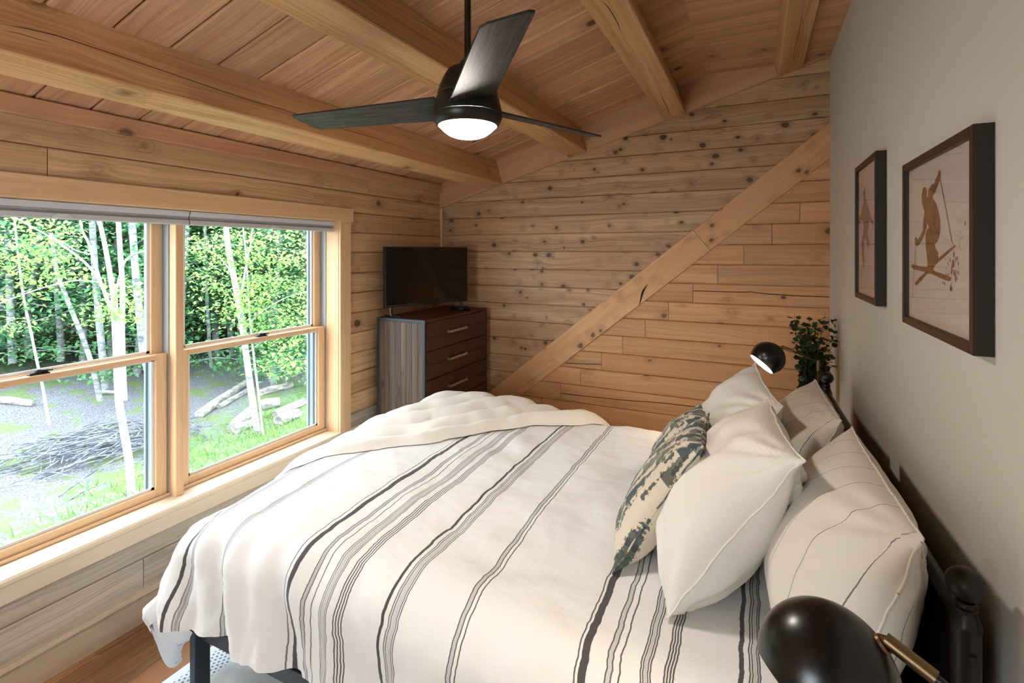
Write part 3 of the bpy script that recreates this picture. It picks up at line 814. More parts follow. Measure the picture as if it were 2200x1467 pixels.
M['sham'] = fabric('white_cotton_sham', (242, 236, 226), wr=.09, weave=900)
def thin_lines(N, u, v, c):
    uw = N.math('ADD', u, N.math('MULTIPLY', N.math('SUBTRACT', N.noise(N.xyz(N.math('MULTIPLY', u, 2), N.math('MULTIPLY', v, 8), 0), 1, 2), .5), .012))
    fr = N.math('FRACT', N.math('ADD', N.math('DIVIDE', uw, .115), .5))
    k = N.n('ShaderNodeMath', operation='COMPARE'); N.set(k.inputs[0], fr); k.inputs[1].default_value = .5; k.inputs[2].default_value = .0085
    return N.mix(N.math('MULTIPLY', k.outputs[0], .85), c, s2l((90, 84, 82)))
M['lined'] = fabric('white_pillowcase_with_thin_lines', (234, 226, 214), extra=thin_lines, wr=.12)
def pines(N, u, v, c):
    """rows of watercolour conifers"""
    col = c
    for (sx, sy, ou, ov, tone, pw) in ((8.0, 4.6, .0, .0, (104, 112, 108), .34), (6.5, 3.8, .45, .35, (34, 58, 66), .27), (9.5, 5.6, .25, .6, (80, 84, 72), .30), (15.0, 7.5, .6, .2, (70, 78, 78), .22)):
        uu = N.math('ADD', N.math('MULTIPLY', u, sx), ou); row = N.math('FLOOR', N.math('ADD', N.math('MULTIPLY', v, sy), ov))
        uu = N.math('ADD', uu, N.math('MULTIPLY', row, .37))
        fu = N.math('ABSOLUTE', N.math('SUBTRACT', N.math('FRACT', uu), .5)); fv = N.math('FRACT', N.math('ADD', N.math('MULTIPLY', v, sy), ov))
        jag = N.math('MULTIPLY', N.math('ABSOLUTE', N.math('SUBTRACT', N.math('FRACT', N.math('MULTIPLY', fv, 7.0)), .5)), .16)
        nz = N.math('MULTIPLY', N.math('SUBTRACT', N.noise(N.xyz(N.math('MULTIPLY', u, 120), N.math('MULTIPLY', v, 46), sx), 1, 4, .7), .5), .60)
        wdt = N.math('ADD', N.math('SUBTRACT', N.math('MULTIPLY', N.math('SUBTRACT', 1.0, fv), pw), jag), nz)
        mask = N.mr(N.math('SUBTRACT', wdt, fu), .0, .02, 0, 1)
        keep = N.mr(N.noise(N.xyz(N.math('FLOOR', uu), row, sx * 3.1), 1.7, 0), .28, .32, 0, 1)
        shade = N.noise(N.xyz(N.math('MULTIPLY', u, 9), N.math('MULTIPLY', v, 9), sy), 1, 3)
        tc = N.mix(N.mr(shade, .35, .7), s2l(tone), tuple(min(1, x * 1.9) for x in s2l(tone)))
        col = N.mix(N.math('MULTIPLY', N.math('MULTIPLY', mask, keep), .92), col, tc)
    return col
M['pines'] = fabric('linen_with_conifer_print', (226, 212, 192), extra=pines, wr=.16, weave=600)

pg = 'bed pillows'
pillow('bed_pillow', (.125, 1.185, .712), (.292, 1.235, 1.172), (.125, 1.98, .715), (.288, 2.03, 1.142), .30, M['lined'], 'striped white pillow against the headboard, nearest the large black lamp', 'pillow', 'striped pillows against the headboard', seed=3, wr=.008, uvs=(.75, .5), pin=.03, front=.55)
pillow('bed_pillow', (.090, 2.10, .712), (.272, 2.14, 1.128), (.085, 2.90, .712), (.262, 2.90, 1.100), .28, M['lined'], 'striped white pillow at the far end of the headboard below the plant', 'pillow', 'striped pillows against the headboard', seed=8, wr=.008, uvs=(.75, .5), pin=.03, front=.55)
pillow('bed_pillow', (-.225, 1.455, .712), (.110, 1.50, 1.195), (-.245, 2.06, .715), (.040, 2.06, 1.205), .31, M['sham'], 'plain white sham pillow in front, nearer one of the two', 'pillow', 'plain white shams', seed=14, wr=.013, pin=.07, uvs=(.6, .6))
pillow('bed_pillow', (-.230, 2.12, .715), (.090, 2.15, 1.150), (-.260, 2.74, .715), (-.005, 2.60, 1.215), .29, M['sham'], 'plain white sham pillow with its tip at the small lit lamp', 'pillow', 'plain white shams', seed=21, wr=.013, pin=.07, uvs=(.6, .6))
pillow('throw_pillow', (-.412, 1.590, .708), (-.150, 1.665, 1.130), (-.395, 2.05, .712), (-.165, 2.08, 1.110), .19, M['pines'], 'cushion printed with grey and teal conifers, nearer one of the two', 'cushion', 'conifer print cushions', seed=31, wr=.006, pin=.10, uvs=(.5, .5))
pillow('throw_pillow', (-.405, 2.13, .712), (-.185, 2.12, 1.075), (-.405, 2.58, .715), (-.205, 2.58, 1.020), .18, M['pines'], 'cushion printed with grey and teal conifers, farther from the big lamp', 'cushion', 'conifer print cushions', seed=37, wr=.006, pin=.10, uvs=(.5, .5))

# ------------------------------------------------------------------ bedside tables and lamps
def nightstand(y0, y1, label):
    x0, x1 = -.03, .405
    r = empty('nightstand', ((x0 + x1) / 2, (y0 + y1) / 2, 0)); tag(r, label, 'nightstand', 'pair of nightstands')
    inv = Matrix.Translation(r.location).inverted()
    def add(m, n, mat, par=r):
        o = m.build(n, mat, par)
        if par is r: o.matrix_parent_inverse = inv
        return o
    m = MB(); m.box((x0 - .01, y0 - .01, .60), (x1, y1 + .01, .622), ax=1, ch=.003); add(m, 'top', M['stave'])
    m = MB(); m.box((x0 + .012, y0, .12), (x1 - .005, y1, .60), ax=2, ch=.002); add(m, 'body', M['stave'])
    for i in range(2):
        m = MB(); m.box((x0 - .006, y0 + .02, .14 + i * .23), (x0 + .012, y1 - .02, .355 + i * .23), ax=1, ch=.002); dr = add(m, 'drawer', M['drawer'])
        m = MB(); yc = (y0 + y1) / 2; zz = .25 + i * .23
        m.box((x0 - .032, yc - .06, zz), (x0 - .026, yc + .06, zz + .012), ax=1); m.box((x0 - .028, yc - .055, zz), (x0 - .004, yc - .047, zz + .012)); m.box((x0 - .028, yc + .047, zz), (x0 - .004, yc + .055, zz + .012))
        m.build('handle', M['steel'], dr)
    for a in (x0 + .02, x1 - .05):
        for b in (y0 + .01, y1 - .05):
            m = MB(); m.box((a, b, 0), (a + .04, b + .04, .12), ax=2); add(m, 'leg', M['rail'])
    return r
nightstand(3.075, 3.56, 'dark wood nightstand beyond the bed below the plant')
nightstand(.52, 1.02, 'dark wood nightstand beside the camera below the large black lamp')

def lamp(y, label, dx=0.0, jy=0.0):
    r = empty('bedside_lamp', (.295 + dx, y + jy, .622)); tag(r, label, 'lamp', 'black dome bedside lamps')
    inv = Matrix.Translation(r.location).inverted()
    def add(m, n, mat, par=r):
        o = m.build(n, mat, par)
        if par is r: o.matrix_parent_inverse = inv
        return o
    P = Vector((.295 + dx, y + jy, .622)); J = Vector((.295 + dx, y + jy, 1.150)); K = Vector((.128 + dx, y, 1.214)); Cc = Vector((.057 + dx, y, 1.149)); RS = .087
    ax = Vector((-.63, -.31, -.71)).normalized()
    m = MB(); m.lathe([(0, 0), (.072, 0), (.074, .004), (.072, .011), (.010, .014), (0, .014)], P, 40); add(m, 'base', M['black'])
    m = MB(); m.tube([P + Z * .012, J - Z * .04], .0058, 12); add(m, 'pole', M['black'])
    m = MB(); m.tube([J - Z * .048, J + Z * .006], .0085, 14); add(m, 'pole_joint', M['brass'])
    dr = (K - J).normalized()
    m = MB(); m.tube([J - dr * .008, K - dr * .045], .0055, 12); add(m, 'arm', M['black'])
    m = MB(); m.tube([K - dr * .052, K + dr * .004], .0092, 16); m.tube([K + dr * .001 - Z * .0, K + dr * .012 - Z * .006], .006, 10); add(m, 'arm_sleeve', M['brass'])
    q = Matrix.Identity(3); z_ = -ax; y_ = z_.cross(Vector((0, 1, 0))).normalized(); x_ = y_.cross(z_); q = Matrix((x_, y_, z_)).transposed()
    a1 = R(126); prof = [(RS * math.sin(a1 * i / 30), RS * math.cos(a1 * i / 30)) for i in range(31)]
    ri = RS - .0016
    prof2 = [(ri * math.sin(a1 * i / 30), ri * math.cos(a1 * i / 30)) for i in range(31)]
    m = MB(); m.lathe(prof + list(reversed(prof2)), Cc, 56, M=q); sh = add(m, 'lamp_shade', M['lampblack'])
    m = MB(); m.lathe([((RS - .0022) * math.sin(a1 * i / 20), (RS - .0022) * math.cos(a1 * i / 20)) for i in range(21)], Cc, 48, M=q)
    m.build('shade_lining', plain('white_shade_lining', (235, 230, 220), .6), sh, fix=True)
    hd = (K - Cc).normalized(); S = Cc + hd * RS
    m = MB(); m.tube([S - hd * .002, S + hd * .003], [.013, .012], 16); m.tube([S, K + dr * .006 - Z * .004], [.006, .006], 12); m.build('knuckle', M['brass'], sh)
    m = MB(); bp_ = Cc + ax * .012
    m.lathe([(.026 * math.sin(PI * i / 14), -.026 * math.cos(PI * i / 14)) for i in range(15)], bp_, 20, M=q); m.build('bulb', M['bulb'], sh)
    m = MB(); rd = RS * .80; m.lathe([(0, 0), (rd, 0), (rd, .0012), (0, .0012)], Cc + ax * RS * .578, 40, M=q); m.build('diffuser', M['diff'], sh)
    d = bpy.data.lights.new('lamp_bulb_light', 'SPOT'); d.energy = 17; d.color = (1.0, .80, .56); d.spot_size = R(150); d.spot_blend = .5; d.shadow_soft_size = .03
    lo = bpy.data.objects.new('lamp_bulb_light', d); SC.collection.objects.link(lo); lo.location = Cc + ax * (RS * .578 + .006)
    lo.rotation_euler = ax.to_track_quat('-Z', 'Y').to_euler()
    return r
lamp(3.118, 'small lit black dome lamp at the far side of the bed, before the plant')
lamp(.822, 'large black dome lamp standing in front at the near nightstand', .030, -.075)

# ------------------------------------------------------------------ potted plant
def leafmat(name, a, b, trans=.25):
    N = NT(name); r = N.n('ShaderNodeNewGeometry').outputs['Random Per Island']
    N.b.inputs['Transmission Weight'].default_value = 0
    c = N.mix(r, s2l(a), s2l(b)); N.done(c, .5, 0, .3)
    if trans:
        t = N.t; tl = N.n('ShaderNodeBsdfTranslucent'); N.set(tl.inputs[0], c); mx = N.n('ShaderNodeMixShader'); mx.inputs[0].default_value = trans
        t.links.new(N.b.outputs[0], mx.inputs[1]); t.links.new(tl.outputs[0], mx.inputs[2]); t.links.new(mx.outputs[0], N.out.inputs[0])
    return N.m
M['euc'] = leafmat('eucalyptus_leaf', (28, 52, 36), (64, 84, 48), .15)
pl = empty('potted_plant', (.285, 3.42, .622)); tag(pl, 'eucalyptus-like potted plant with round dark leaves on the far nightstand', 'potted plant')
m = MB(); m.lathe([(0, 0), (.045, 0), (.062, .02), (.072, .07), (.070, .12), (.064, .125), (.062, .115), (0, .112)], n=32); m.build('pot', M['pot'], pl)
stems = MB(); leaves = MB(); rg = random.Random(5)
for i in range(26):
    a = rg.uniform(0, 2 * PI); h = rg.uniform(.36, .66) if i > 4 else rg.uniform(.58, .68); sp = rg.uniform(.02, .11)
    pts = []
    for k in range(8):
        t = k / 7; pts.append(Vector((math.cos(a) * sp * t * 1.3 + .012 * math.sin(t * 6 + i), math.sin(a) * sp * t * 1.3 + .012 * math.cos(t * 5 + i), .10 + h * t)))
    for p in pts: p.x = min(p.x, .125)
    stems.tube(pts, [.0022 - .0014 * k / 7 for k in range(8)], 5)
    nl = int(h * 26)
    for j in range(nl):
        t = .25 + .75 * j / nl; k = min(int(t * 7), 6); p = pts[k].lerp(pts[k + 1], t * 7 - k)
        for sd in (0, 1):
            b = a + j * 1.9 + sd * PI; r_ = rg.uniform(.011, .021); out = Vector((math.cos(b), math.sin(b), rg.uniform(-.2, .6))).normalized()
            c = p + out * (r_ + .007); c.x = min(c.x, .125)
            up = Vector((rg.uniform(-1, 1), rg.uniform(-1, 1), rg.uniform(.2, 1.4))).normalized(); s1 = out.cross(up).normalized(); nn = s1.cross(out)
            leaves.poly([c + out * r_ * math.cos(q * PI / 4) + s1 * r_ * .92 * math.sin(q * PI / 4) + nn * .003 * math.cos(q * PI / 2) for q in range(8)])
stems.build('stem', plain('brown_green_stem', (70, 62, 38), .7), pl, fix=False); leaves.build('foliage', M['euc'], pl, fix=False)

# ------------------------------------------------------------------ dresser, television, cable box
dx0, dx1, dy0, dy1, dz = -2.50, -2.075, 2.905, 3.80, 1.253
dr_ = empty('dresser', ((dx0 + dx1) / 2, (dy0 + dy1) / 2, 0)); tag(dr_, 'tall dark wood dresser with steel edges and bar handles', 'dresser')
inv = Matrix.Translation(dr_.location).inverted()
def dadd(m, n, mat): o = m.build(n, mat, dr_); o.matrix_parent_inverse = inv; return o
m = MB()
yy = dy0
xw = (dx1 - dx0 - .03) / 8
for k in range(8): m.board((dx0 + .012 + xw * k + .003, dy0 + .006, .05), Z, X, -Y, dz - .075, xw - .0008, .004, .0015)
for k in range(8): m.board((dx0 + .012 + xw * k + .003, dy1 - .006, .05), Z, X, Y, dz - .075, xw - .0008, .004, .0015)
m.box((dx0 + .01, dy0 + .006, .05), (dx1 - .022, dy1 - .006, dz - .022), ax=2)
dadd(m, 'body', M['stave'])
m = MB()
for k in range(4):
    w_ = (dx1 - dx0) / 4; m.board((dx0 + w_ * k, dy0, dz - .020), Y, X, Z, dy1 - dy0, w_ - .0006, .020, .001)
dadd(m, 'top', M['drawer'])
m = MB()
for y in (dy0 - .0015, dy1 - .018):
    for x_ in (dx1 - .020, dx0):
        m = MB(); m.box((x_, y, 0), (x_ + .019, y + .0195, dz - .021), ax=2, ch=.001); dadd(m, 'corner_post', M['rail'])
m = MB(); m.box((dx0, dy0 - .0025, dz - .0205), (dx1 + .001, dy0 + .0005, dz + .0005))
dadd(m, 'metal_edge', M['rail'])
for i in range(5):
    z1 = dz - .024 - i * .2035; z0 = z1 - .197 if i < 4 else .06
    m = MB(); m.board((dx1 - .020, dy0 + .020, z0), Y, Z, X, dy1 - dy0 - .04, (z1 - z0) / 2 - .0006, .020, .001); m.board((dx1 - .020, dy0 + .020, (z0 + z1) / 2), Y, Z, X, dy1 - dy0 - .04, (z1 - z0) / 2, .020, .001)
    d_ = dadd(m, 'drawer', M['drawer'])
    m = MB(); yc = (dy0 + dy1) / 2 - .04; zz = (z0 + z1) / 2 + .008
    m.box((dx1 + .024, yc - .125, zz - .009), (dx1 + .029, yc + .125, zz + .009), ax=1, ch=.001)
    m.box((dx1 - .002, yc - .125, zz - .009), (dx1 + .026, yc - .118, zz + .009)); m.box((dx1 - .002, yc + .118, zz - .009), (dx1 + .026, yc + .125, zz + .009))
    m.build('handle', M['steel'], d_)

T0, T1 = Vector((-2.412, 2.890, 0)), Vector((-2.178, 3.650, 0)); td = (T1 - T0); tw = td.length; ang = math.atan2(td.y, td.x)
tc = (T0 + T1) / 2
tv = empty('television', (tc.x, tc.y, dz), ang); tag(tv, 'black flat-screen television standing on the dresser', 'television')
m = MB(); m.box((-tw / 2, 0, .072), (tw / 2, .028, .516), ch=.003); m.box((-tw * .36, .028, .10), (tw * .36, .060, .36), ch=.01); m.build('body', M['tv'], tv)
m = MB(); m.poly([(-tw / 2 + .009, -.0006, .088), (tw / 2 - .009, -.0006, .088), (tw / 2 - .009, -.0006, .507), (-tw / 2 + .009, -.0006, .507)]); m.build('screen', M['screen'], tv, fix=False)
for s in (-1, 1):
    m = MB(); xx = s * (tw / 2 - .06)
    m.tube([(xx, .014, .085), (xx + s * .004, .012, .03), (xx + s * .008, -.01, .007)], [.014, .011, .007], 10); m.tube([(xx - s * .004, -.105, .0065), (xx + s * .008, -.01, .0075), (xx + s * .003, .092, .0065)], [.006, .0085, .006], 10)
    m.build('foot', M['tv'], tv)
cb = empty('cable_box', (-2.225, 3.60, dz), ang + .1); tag(cb, 'small black media box behind the right television foot', 'media box')
m = MB(); m.box((-.06, -.045, 0), (.06, .045, .026), ch=.004); m.build('body', M['tv'], cb)
m = MB(); m.box((-.05, -.0465, .008), (.02, -.0445, .014)); m.build('front_strip', M['steel'], cb)

# ------------------------------------------------------------------ framed pictures
M['paper'] = plain('picture_paper', (226, 214, 204), .7)
def paint_mat(name, cols):
    N = NT(name); o = N.obj(); a = N.noise(o, 26, 4, .65, .5, True); sp = N.n('ShaderNodeSeparateColor'); N.set(sp.inputs[0], a)
    c = N.mix(N.mr(sp.outputs[0], .42, .58), s2l(cols[0]), s2l(cols[1])); c = N.mix(N.mr(sp.outputs[1], .48, .60), c, s2l(cols[2])); c = N.mix(N.mr(sp.outputs[2], .56, .66), c, s2l(cols[3]))
    return N.done(c, .7, 0, .1)
M['art1'] = paint_mat('rust_watercolour', ((122, 58, 40), (150, 84, 56), (96, 92, 44), (70, 46, 42)))
M['art2'] = paint_mat('grey_brown_watercolour', ((136, 108, 100), (110, 84, 78), (156, 124, 116), (96, 72, 68)))
XF = .400
def picture(y0, y1, z0, z1, polys, strokes, dots, mat, label, crop):
    """frame hung on the painted wall; shapes given as photo-crop points and laid on the paper plane"""
    r = empty('framed_picture', (XR, (y0 + y1) / 2, (z0 + z1) / 2)); tag(r, label, 'framed picture', 'pair of framed skier prints')
    inv = Matrix.Translation(r.location).inverted()
    def add(m, n, mt, par=r, fix=True):
        o = m.build(n, mt, par, fix=fix)
        if par is r: o.matrix_parent_inverse = inv
        return o
    fw = .022
    m = MB()
    for a, b, ax in (((y0, z0), (y0 + fw, z1), 2), ((y1 - fw, z0), (y1, z1), 2), ((y0 + fw, z0), (y1 - fw, z0 + fw), 1), ((y0 + fw, z1 - fw), (y1 - fw, z1), 1)):
        m.box((XF, a[0], a[1]), (XR - .001, b[0], b[1]), ax=ax)
        m.box((XF - .0008, a[0] + .001, a[1] + .001), (XF + .001, b[0] - .001, b[1] - .001), ax=ax, mi=1)
    add(m, 'frame', [M['matte'], M['framewood']])
    xp = XF + .012
    m = MB(); m.box((xp, y0 + fw - .002, z0 + fw - .002), (xp + .003, y1 - fw + .002, z1 - fw + .002)); pp = add(m, 'print', M['paper'])
    cx, cy, k = crop
    def pt(a, b, e=0): return at(cx + a / k, cy + b / k, x=xp - .0006 - e)
    m = MB()
    for pg_ in polys: m.poly([pt(*p) for p in pg_])
    for (a, b, w) in strokes:
        P, Q = pt(*a, .0003), pt(*b, .0003); d = (Q - P).normalized(); s = Vector((0, -d.z, d.y)) * w / 2
        m.poly([P - s, P + s, Q + s, Q - s])
    for (a, b, w) in dots:
        P = pt(a, b, .0002); m.poly([P + Vector((0, w * .7 * math.cos(q * PI / 3), w * math.sin(q * PI / 3))) for q in range(6)])
    bmn = m.build('painted_skier', mat, pp, fix=False)
    bm = bmesh.new(); bm.from_mesh(bmn.data); bmesh.ops.triangulate(bm, faces=bm.faces, ngon_method='EAR_CLIP'); bm.to_mesh(bmn.data); bm.free()
    m = MB(); m.box((XF + .005, y0 + fw - .001, z0 + fw - .001), (XF + .0065, y1 - fw + .001, z1 - fw + .001)); add(m, 'glass', M['picglass'])
rg = random.Random(11)
sk1 = [[(472, 130), (486, 122), (494, 160), (488, 225), (462, 290), (430, 370), (408, 400), (416, 430), (448, 478), (470, 560), (486, 640), (490, 740), (476, 830), (455, 880), (430, 900), (440, 950), (466, 985), (470, 1050), (545, 985), (620, 925), (645, 905), (648, 925), (625, 955), (560, 1010), (490, 1070), (430, 1130), (415, 1165), (430, 1185), (520, 1215), (595, 1245), (606, 1262), (592, 1290), (570, 1290), (500, 1262), (420, 1225), (385, 1212), (355, 1210), (300, 1275), (245, 1332), (225, 1330), (222, 1305), (262, 1262), (330, 1195), (270, 1180), (205, 1165), (186, 1135), (188, 1110), (230, 1120), (300, 1140), (345, 1145), (356, 1120), (352, 1060), (342, 980), (335, 900), (333, 800), (350, 748), (372, 730), (362, 700), (350, 690), (335, 770), (305, 850), (265, 912), (238, 920), (222, 890), (222, 840), (238, 830), (255, 855), (290, 790), (308, 740), (312, 640), (325, 560), (312, 520), (295, 470), (292, 400), (305, 320), (322, 298), (338, 305), (348, 345), (345, 410), (360, 400), (362, 330), (385, 300), (402, 272), (425, 268), (440, 215), (462, 180)]]
st1 = [((488, 225), (606, 850), .0035), ((606, 840), (620, 905), .002), ((230, 900), (196, 1467), .003)]
dt1 = [(rg.gauss(610, 48), rg.gauss(1180, 120), rg.choice((.0015, .002, .003, .005))) for _ in range(70)] + [(rg.gauss(690, 20), rg.gauss(850, 50), .0018) for _ in range(12)] + [(rg.gauss(200, 30), rg.gauss(1080, 40), .0015) for _ in range(14)] + [(752, 684, .006), (624, 1105, .010), (631, 1010, .008), (650, 1262, .009), (598, 1365, .008), (606, 850, .005)]
picture(1.343, 1.902, EYE - .213, EYE + .262, sk1, st1, dt1, M['art1'], 'framed rust-coloured skier print, wider and nearer of the two pictures', (1920, 340, 880 / 180))
sk2 = [[(152, 380), (158, 400), (160, 480), (172, 505), (188, 560), (205, 620), (225, 672), (230, 700), (218, 705), (205, 670), (190, 660), (188, 720), (182, 770), (185, 830), (192, 880), (182, 900), (172, 870), (160, 810), (150, 860), (148, 960), (150, 1040), (144, 1100), (138, 1060), (128, 960), (124, 880), (128, 830), (142, 780), (145, 720), (138, 670), (122, 660), (108, 700), (100, 745), (93, 725), (98, 670), (116, 620), (128, 570), (140, 520), (146, 480), (138, 440), (146, 400)]]
st2 = [((228, 700), (120, 1180), .004), ((150, 1040), (120, 1130), .003)]
dt2 = [(rg.gauss(210, 12), rg.gauss(880, 40), .002) for _ in range(20)] + [(rg.gauss(118, 10), rg.gauss(1150, 60), .002) for _ in range(14)] + [(rg.gauss(170, 6), rg.gauss(370, 14), .003) for _ in range(8)]
picture(2.283, 2.726, EYE - .202, EYE + .376, sk2, st2, dt2, M['art2'], 'framed pale skier print, narrower and farther of the two pictures', (1820, 310, 367 / 90))

# ------------------------------------------------------------------ rug
def rug_mat():
    N = NT('white_rug_with_blue_dashes'); o = N.obj(); s = N.n('ShaderNodeSeparateXYZ'); N.set(s.inputs[0], o)
    r = N.math('FLOOR', N.math('MULTIPLY', s.outputs[1], 70)); a = N.math('FRACT', N.math('ADD', N.math('MULTIPLY', s.outputs[0], 45), N.math('MULTIPLY', r, .5)))
    b = N.math('FRACT', N.math('MULTIPLY', s.outputs[1], 70))
    band = N.math('LESS_THAN', N.math('FRACT', N.math('DIVIDE', N.math('ADD', s.outputs[0], 2.10), .55)), .20)
    f = N.math('MULTIPLY', N.math('MULTIPLY', N.math('LESS_THAN', N.math('ABSOLUTE', N.math('SUBTRACT', a, .5)), .2), N.math('LESS_THAN', N.math('ABSOLUTE', N.math('SUBTRACT', b, .5)), .28)), band)
    N.bump(N.noise(o, 260, 3), .5, .003)
    return N.done(N.mix(f, s2l((238, 240, 240)), s2l((104, 140, 170))), .9, 0, .1)
m = MB(); m.box((-2.14, .62, 0), (-.35, 2.75, .010), ch=.003)
tag(m.build('area_rug', rug_mat()), 'white area rug with small blue dashes under the bed', 'rug')

# ------------------------------------------------------------------ outside
GZ = -1.15
def gh(x, y):
    """ground height: a flat clearing, then a wooded rise"""
    d = max(0, -x - 9.5 - .25 * max(0, y - 4))
    return GZ + .05 * fbm(x * .5, y * .5, 1) + min(.10 * d + .028 * d * d, 11)
m = MB(); xs = drange(-2.9, -12, 60) + drange(-12.3, -34, 50); ysr = drange(-10, 40, 90)
m.grid([[Vector((x, y, gh(x, y))) for y in ysr] for x in xs], [[(x, y) for y in ysr] for x in xs])
def ground_mat():
    N = NT('clearing_ground'); o = N.obj(); s = N.n('ShaderNodeSeparateXYZ'); N.set(s.inputs[0], o)
    n1 = N.noise(o, 1.1, 4, .6); n2 = N.noise(o, 14, 4, .7); n3 = N.noise(o, 50, 3, .7)
    grass = N.mix(N.mr(n2, .35, .65), s2l((84, 120, 76)), s2l((132, 150, 108)))
    lit = N.mix(N.mr(n3, .4, .62), s2l((84, 84, 90)), s2l((134, 136, 144)))
    edge = N.math('ADD', N.math('ADD', s.outputs[0], N.math('MULTIPLY', N.math('SUBTRACT', n1, .5), 3.0)), N.math('MULTIPLY', N.math('SUBTRACT', s.outputs[1], 3.0), .42))
    c = N.mix(N.mr(edge, -7.6, -6.6, 1, 0), grass, lit)
    c = N.mix(N.math('MULTIPLY', N.mr(N.noise(o, 2.3, 3), .52, .6), .7), c, s2l((98, 122, 62)))
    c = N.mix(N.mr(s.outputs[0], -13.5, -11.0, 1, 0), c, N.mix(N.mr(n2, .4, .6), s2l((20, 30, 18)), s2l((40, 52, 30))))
    N.bump(n3, .8, .03)
    return N.done(c, .95, 0, .05)
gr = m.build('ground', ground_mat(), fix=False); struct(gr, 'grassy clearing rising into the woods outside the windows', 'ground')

# grass tufts: nobody could count the blades
m = MB(); rg = random.Random(3)
for i in range(9000):
    x = rg.uniform(-7.8, -3.4); y = rg.uniform(-.2, 6.2)
    if x + .42 * (y - 3) < -6.9 + rg.uniform(-.5, .3): continue
    z = gh(x, y); a = rg.uniform(0, PI); h = rg.uniform(.05, .17); dx, dy = math.cos(a) * .008, math.sin(a) * .008; lx, ly = rg.uniform(-.05, .05), rg.uniform(-.05, .05)
    m.poly([(x - dx, y - dy, z), (x + dx, y + dy, z), (x + lx + dx * .6, y + ly + dy * .6, z + h * .6), (x + lx * 2, y + ly * 2, z + h)])
M['grass'] = leafmat('lawn_grass', (86, 126, 76), (132, 156, 98), .3)
tag(m.build('grass', M['grass'], fix=False), 'pale green grass growing in the clearing by the house', 'grass', kind='stuff')

def bark_mat(name, a, b):
    N = NT(name); o = N.obj(); s = N.n('ShaderNodeSeparateXYZ'); N.set(s.inputs[0], o)
    n = N.noise(N.xyz(N.math('MULTIPLY', s.outputs[0], 5), N.math('MULTIPLY', s.outputs[1], 5), N.math('MULTIPLY', s.outputs[2], 16)), 1, 4, .65)
    return N.done(N.mix(N.mr(n, .4, .66), s2l(a), s2l(b)), .85, 0, .1)
M['birch'] = bark_mat('pale_bark', (172, 170, 168), (112, 112, 112))
M['bark'] = bark_mat('grey_bark', (132, 136, 138), (82, 86, 88))
M['leafy'] = leafmat('yellow_green_leaf', (104, 148, 84), (158, 178, 104), .4)
M['leafg'] = leafmat('mid_green_leaf', (58, 112, 74), (100, 148, 94), .4)
M['leafd'] = leafmat('deep_green_leaf', (34, 80, 56), (68, 116, 76), .35)

def leaf(mb, c, size, rg):
    out = Vector((rg.uniform(-1, 1), rg.uniform(-1, 1), rg.uniform(-.7, .3))).normalized()
    up = Vector((rg.uniform(-.7, .7), rg.uniform(-.7, .7), 1)).normalized(); s = out.cross(up).normalized(); n = s.cross(out)
    L = size; w = size * .33
    mb.poly([c, c + out * L * .35 + s * w + n * .08 * L, c + out * L - n * .1 * L, c + out * L * .35 - s * w + n * .08 * L])
def spray(mb, c, rad, n, size, rg, flat=.45):
    for _ in range(n):
        v = Vector((rg.gauss(0, 1), rg.gauss(0, 1), rg.gauss(0, flat))) * rad * .5
        leaf(mb, c + v, size * rg.uniform(.6, 1.2), rg)

def built_tree(name, trunks, leaves_at, bark, leafm, label, cat='tree', group=None, size=.10, seed=0):
    base = trunks[0][0][0]
    r = empty(name, tuple(base)); tag(r, label, cat, group); rg = random.Random(seed)
    m = MB()
    for pts, rads in trunks:
        # soften the polyline
        P = [Vector(p) - base for p in pts]; Q = []; Rr = []
        for i in range(len(P) - 1):
            for k in range(4):
                t = k / 4; Q.append(P[i].lerp(P[i + 1], t)); Rr.append(rads[i] + (rads[i + 1] - rads[i]) * t)
        Q.append(P[-1]); Rr.append(rads[-1])
        for _ in range(2): Q = [Q[0]] + [(Q[i - 1] + Q[i] * 2 + Q[i + 1]) / 4 for i in range(1, len(Q) - 1)] + [Q[-1]]
        m.tube(Q, Rr, 8)
    m.build('trunk', bark, r, fix=False)
    if leaves_at:
        m = MB()
        for (c, rad, n) in leaves_at: spray(m, Vector(c) - base, rad, n, size, rg)
        m.build('foliage', leafm, r, fix=False)
    return r
TS = .65
def line(pts, d, r0, r1, zoff=0):
    n = len(pts); P = [at(a, b, d=d + zoff * i / max(1, n - 1)) for i, (a, b) in enumerate(pts)]
    return (P, [(r0 + (r1 - r0) * i / (n - 1)) * TS for i in range(n)])

# the pale forked tree standing in the grass, seen through the left window
D = 6.0; TS = .62
tA = [line([(284, 1085), (281, 1040), (277, 987), (265, 918), (256, 870), (252.8, 820), (250, 740), (246, 665), (245, 638)], D, .075, .058),
      line([(245, 640), (238, 600), (232, 562), (222, 510), (212, 470), (205, 410), (196, 330)], D, .050, .030, .4),
      line([(240, 668), (229, 640), (216, 606), (205, 570), (191, 523), (176, 495), (172, 470), (160, 420)], D, .036, .014, .5),
      line([(216, 606), (190, 570), (160, 545), (130, 525), (110, 510), (70, 488), (35, 468), (-20, 440)], D, .024, .010, -.5),
      line([(246, 640), (258, 590), (268, 560), (285, 547), (315, 537), (350, 520)], D, .024, .012, -.3),
      line([(192, 546), (160, 538), (140, 522), (90, 500), (60, 484)], D, .014, .008, .2),
      line([(216, 606), (170, 601), (120, 610), (60, 628), (-10, 655)], D, .014, .008, -.6)]
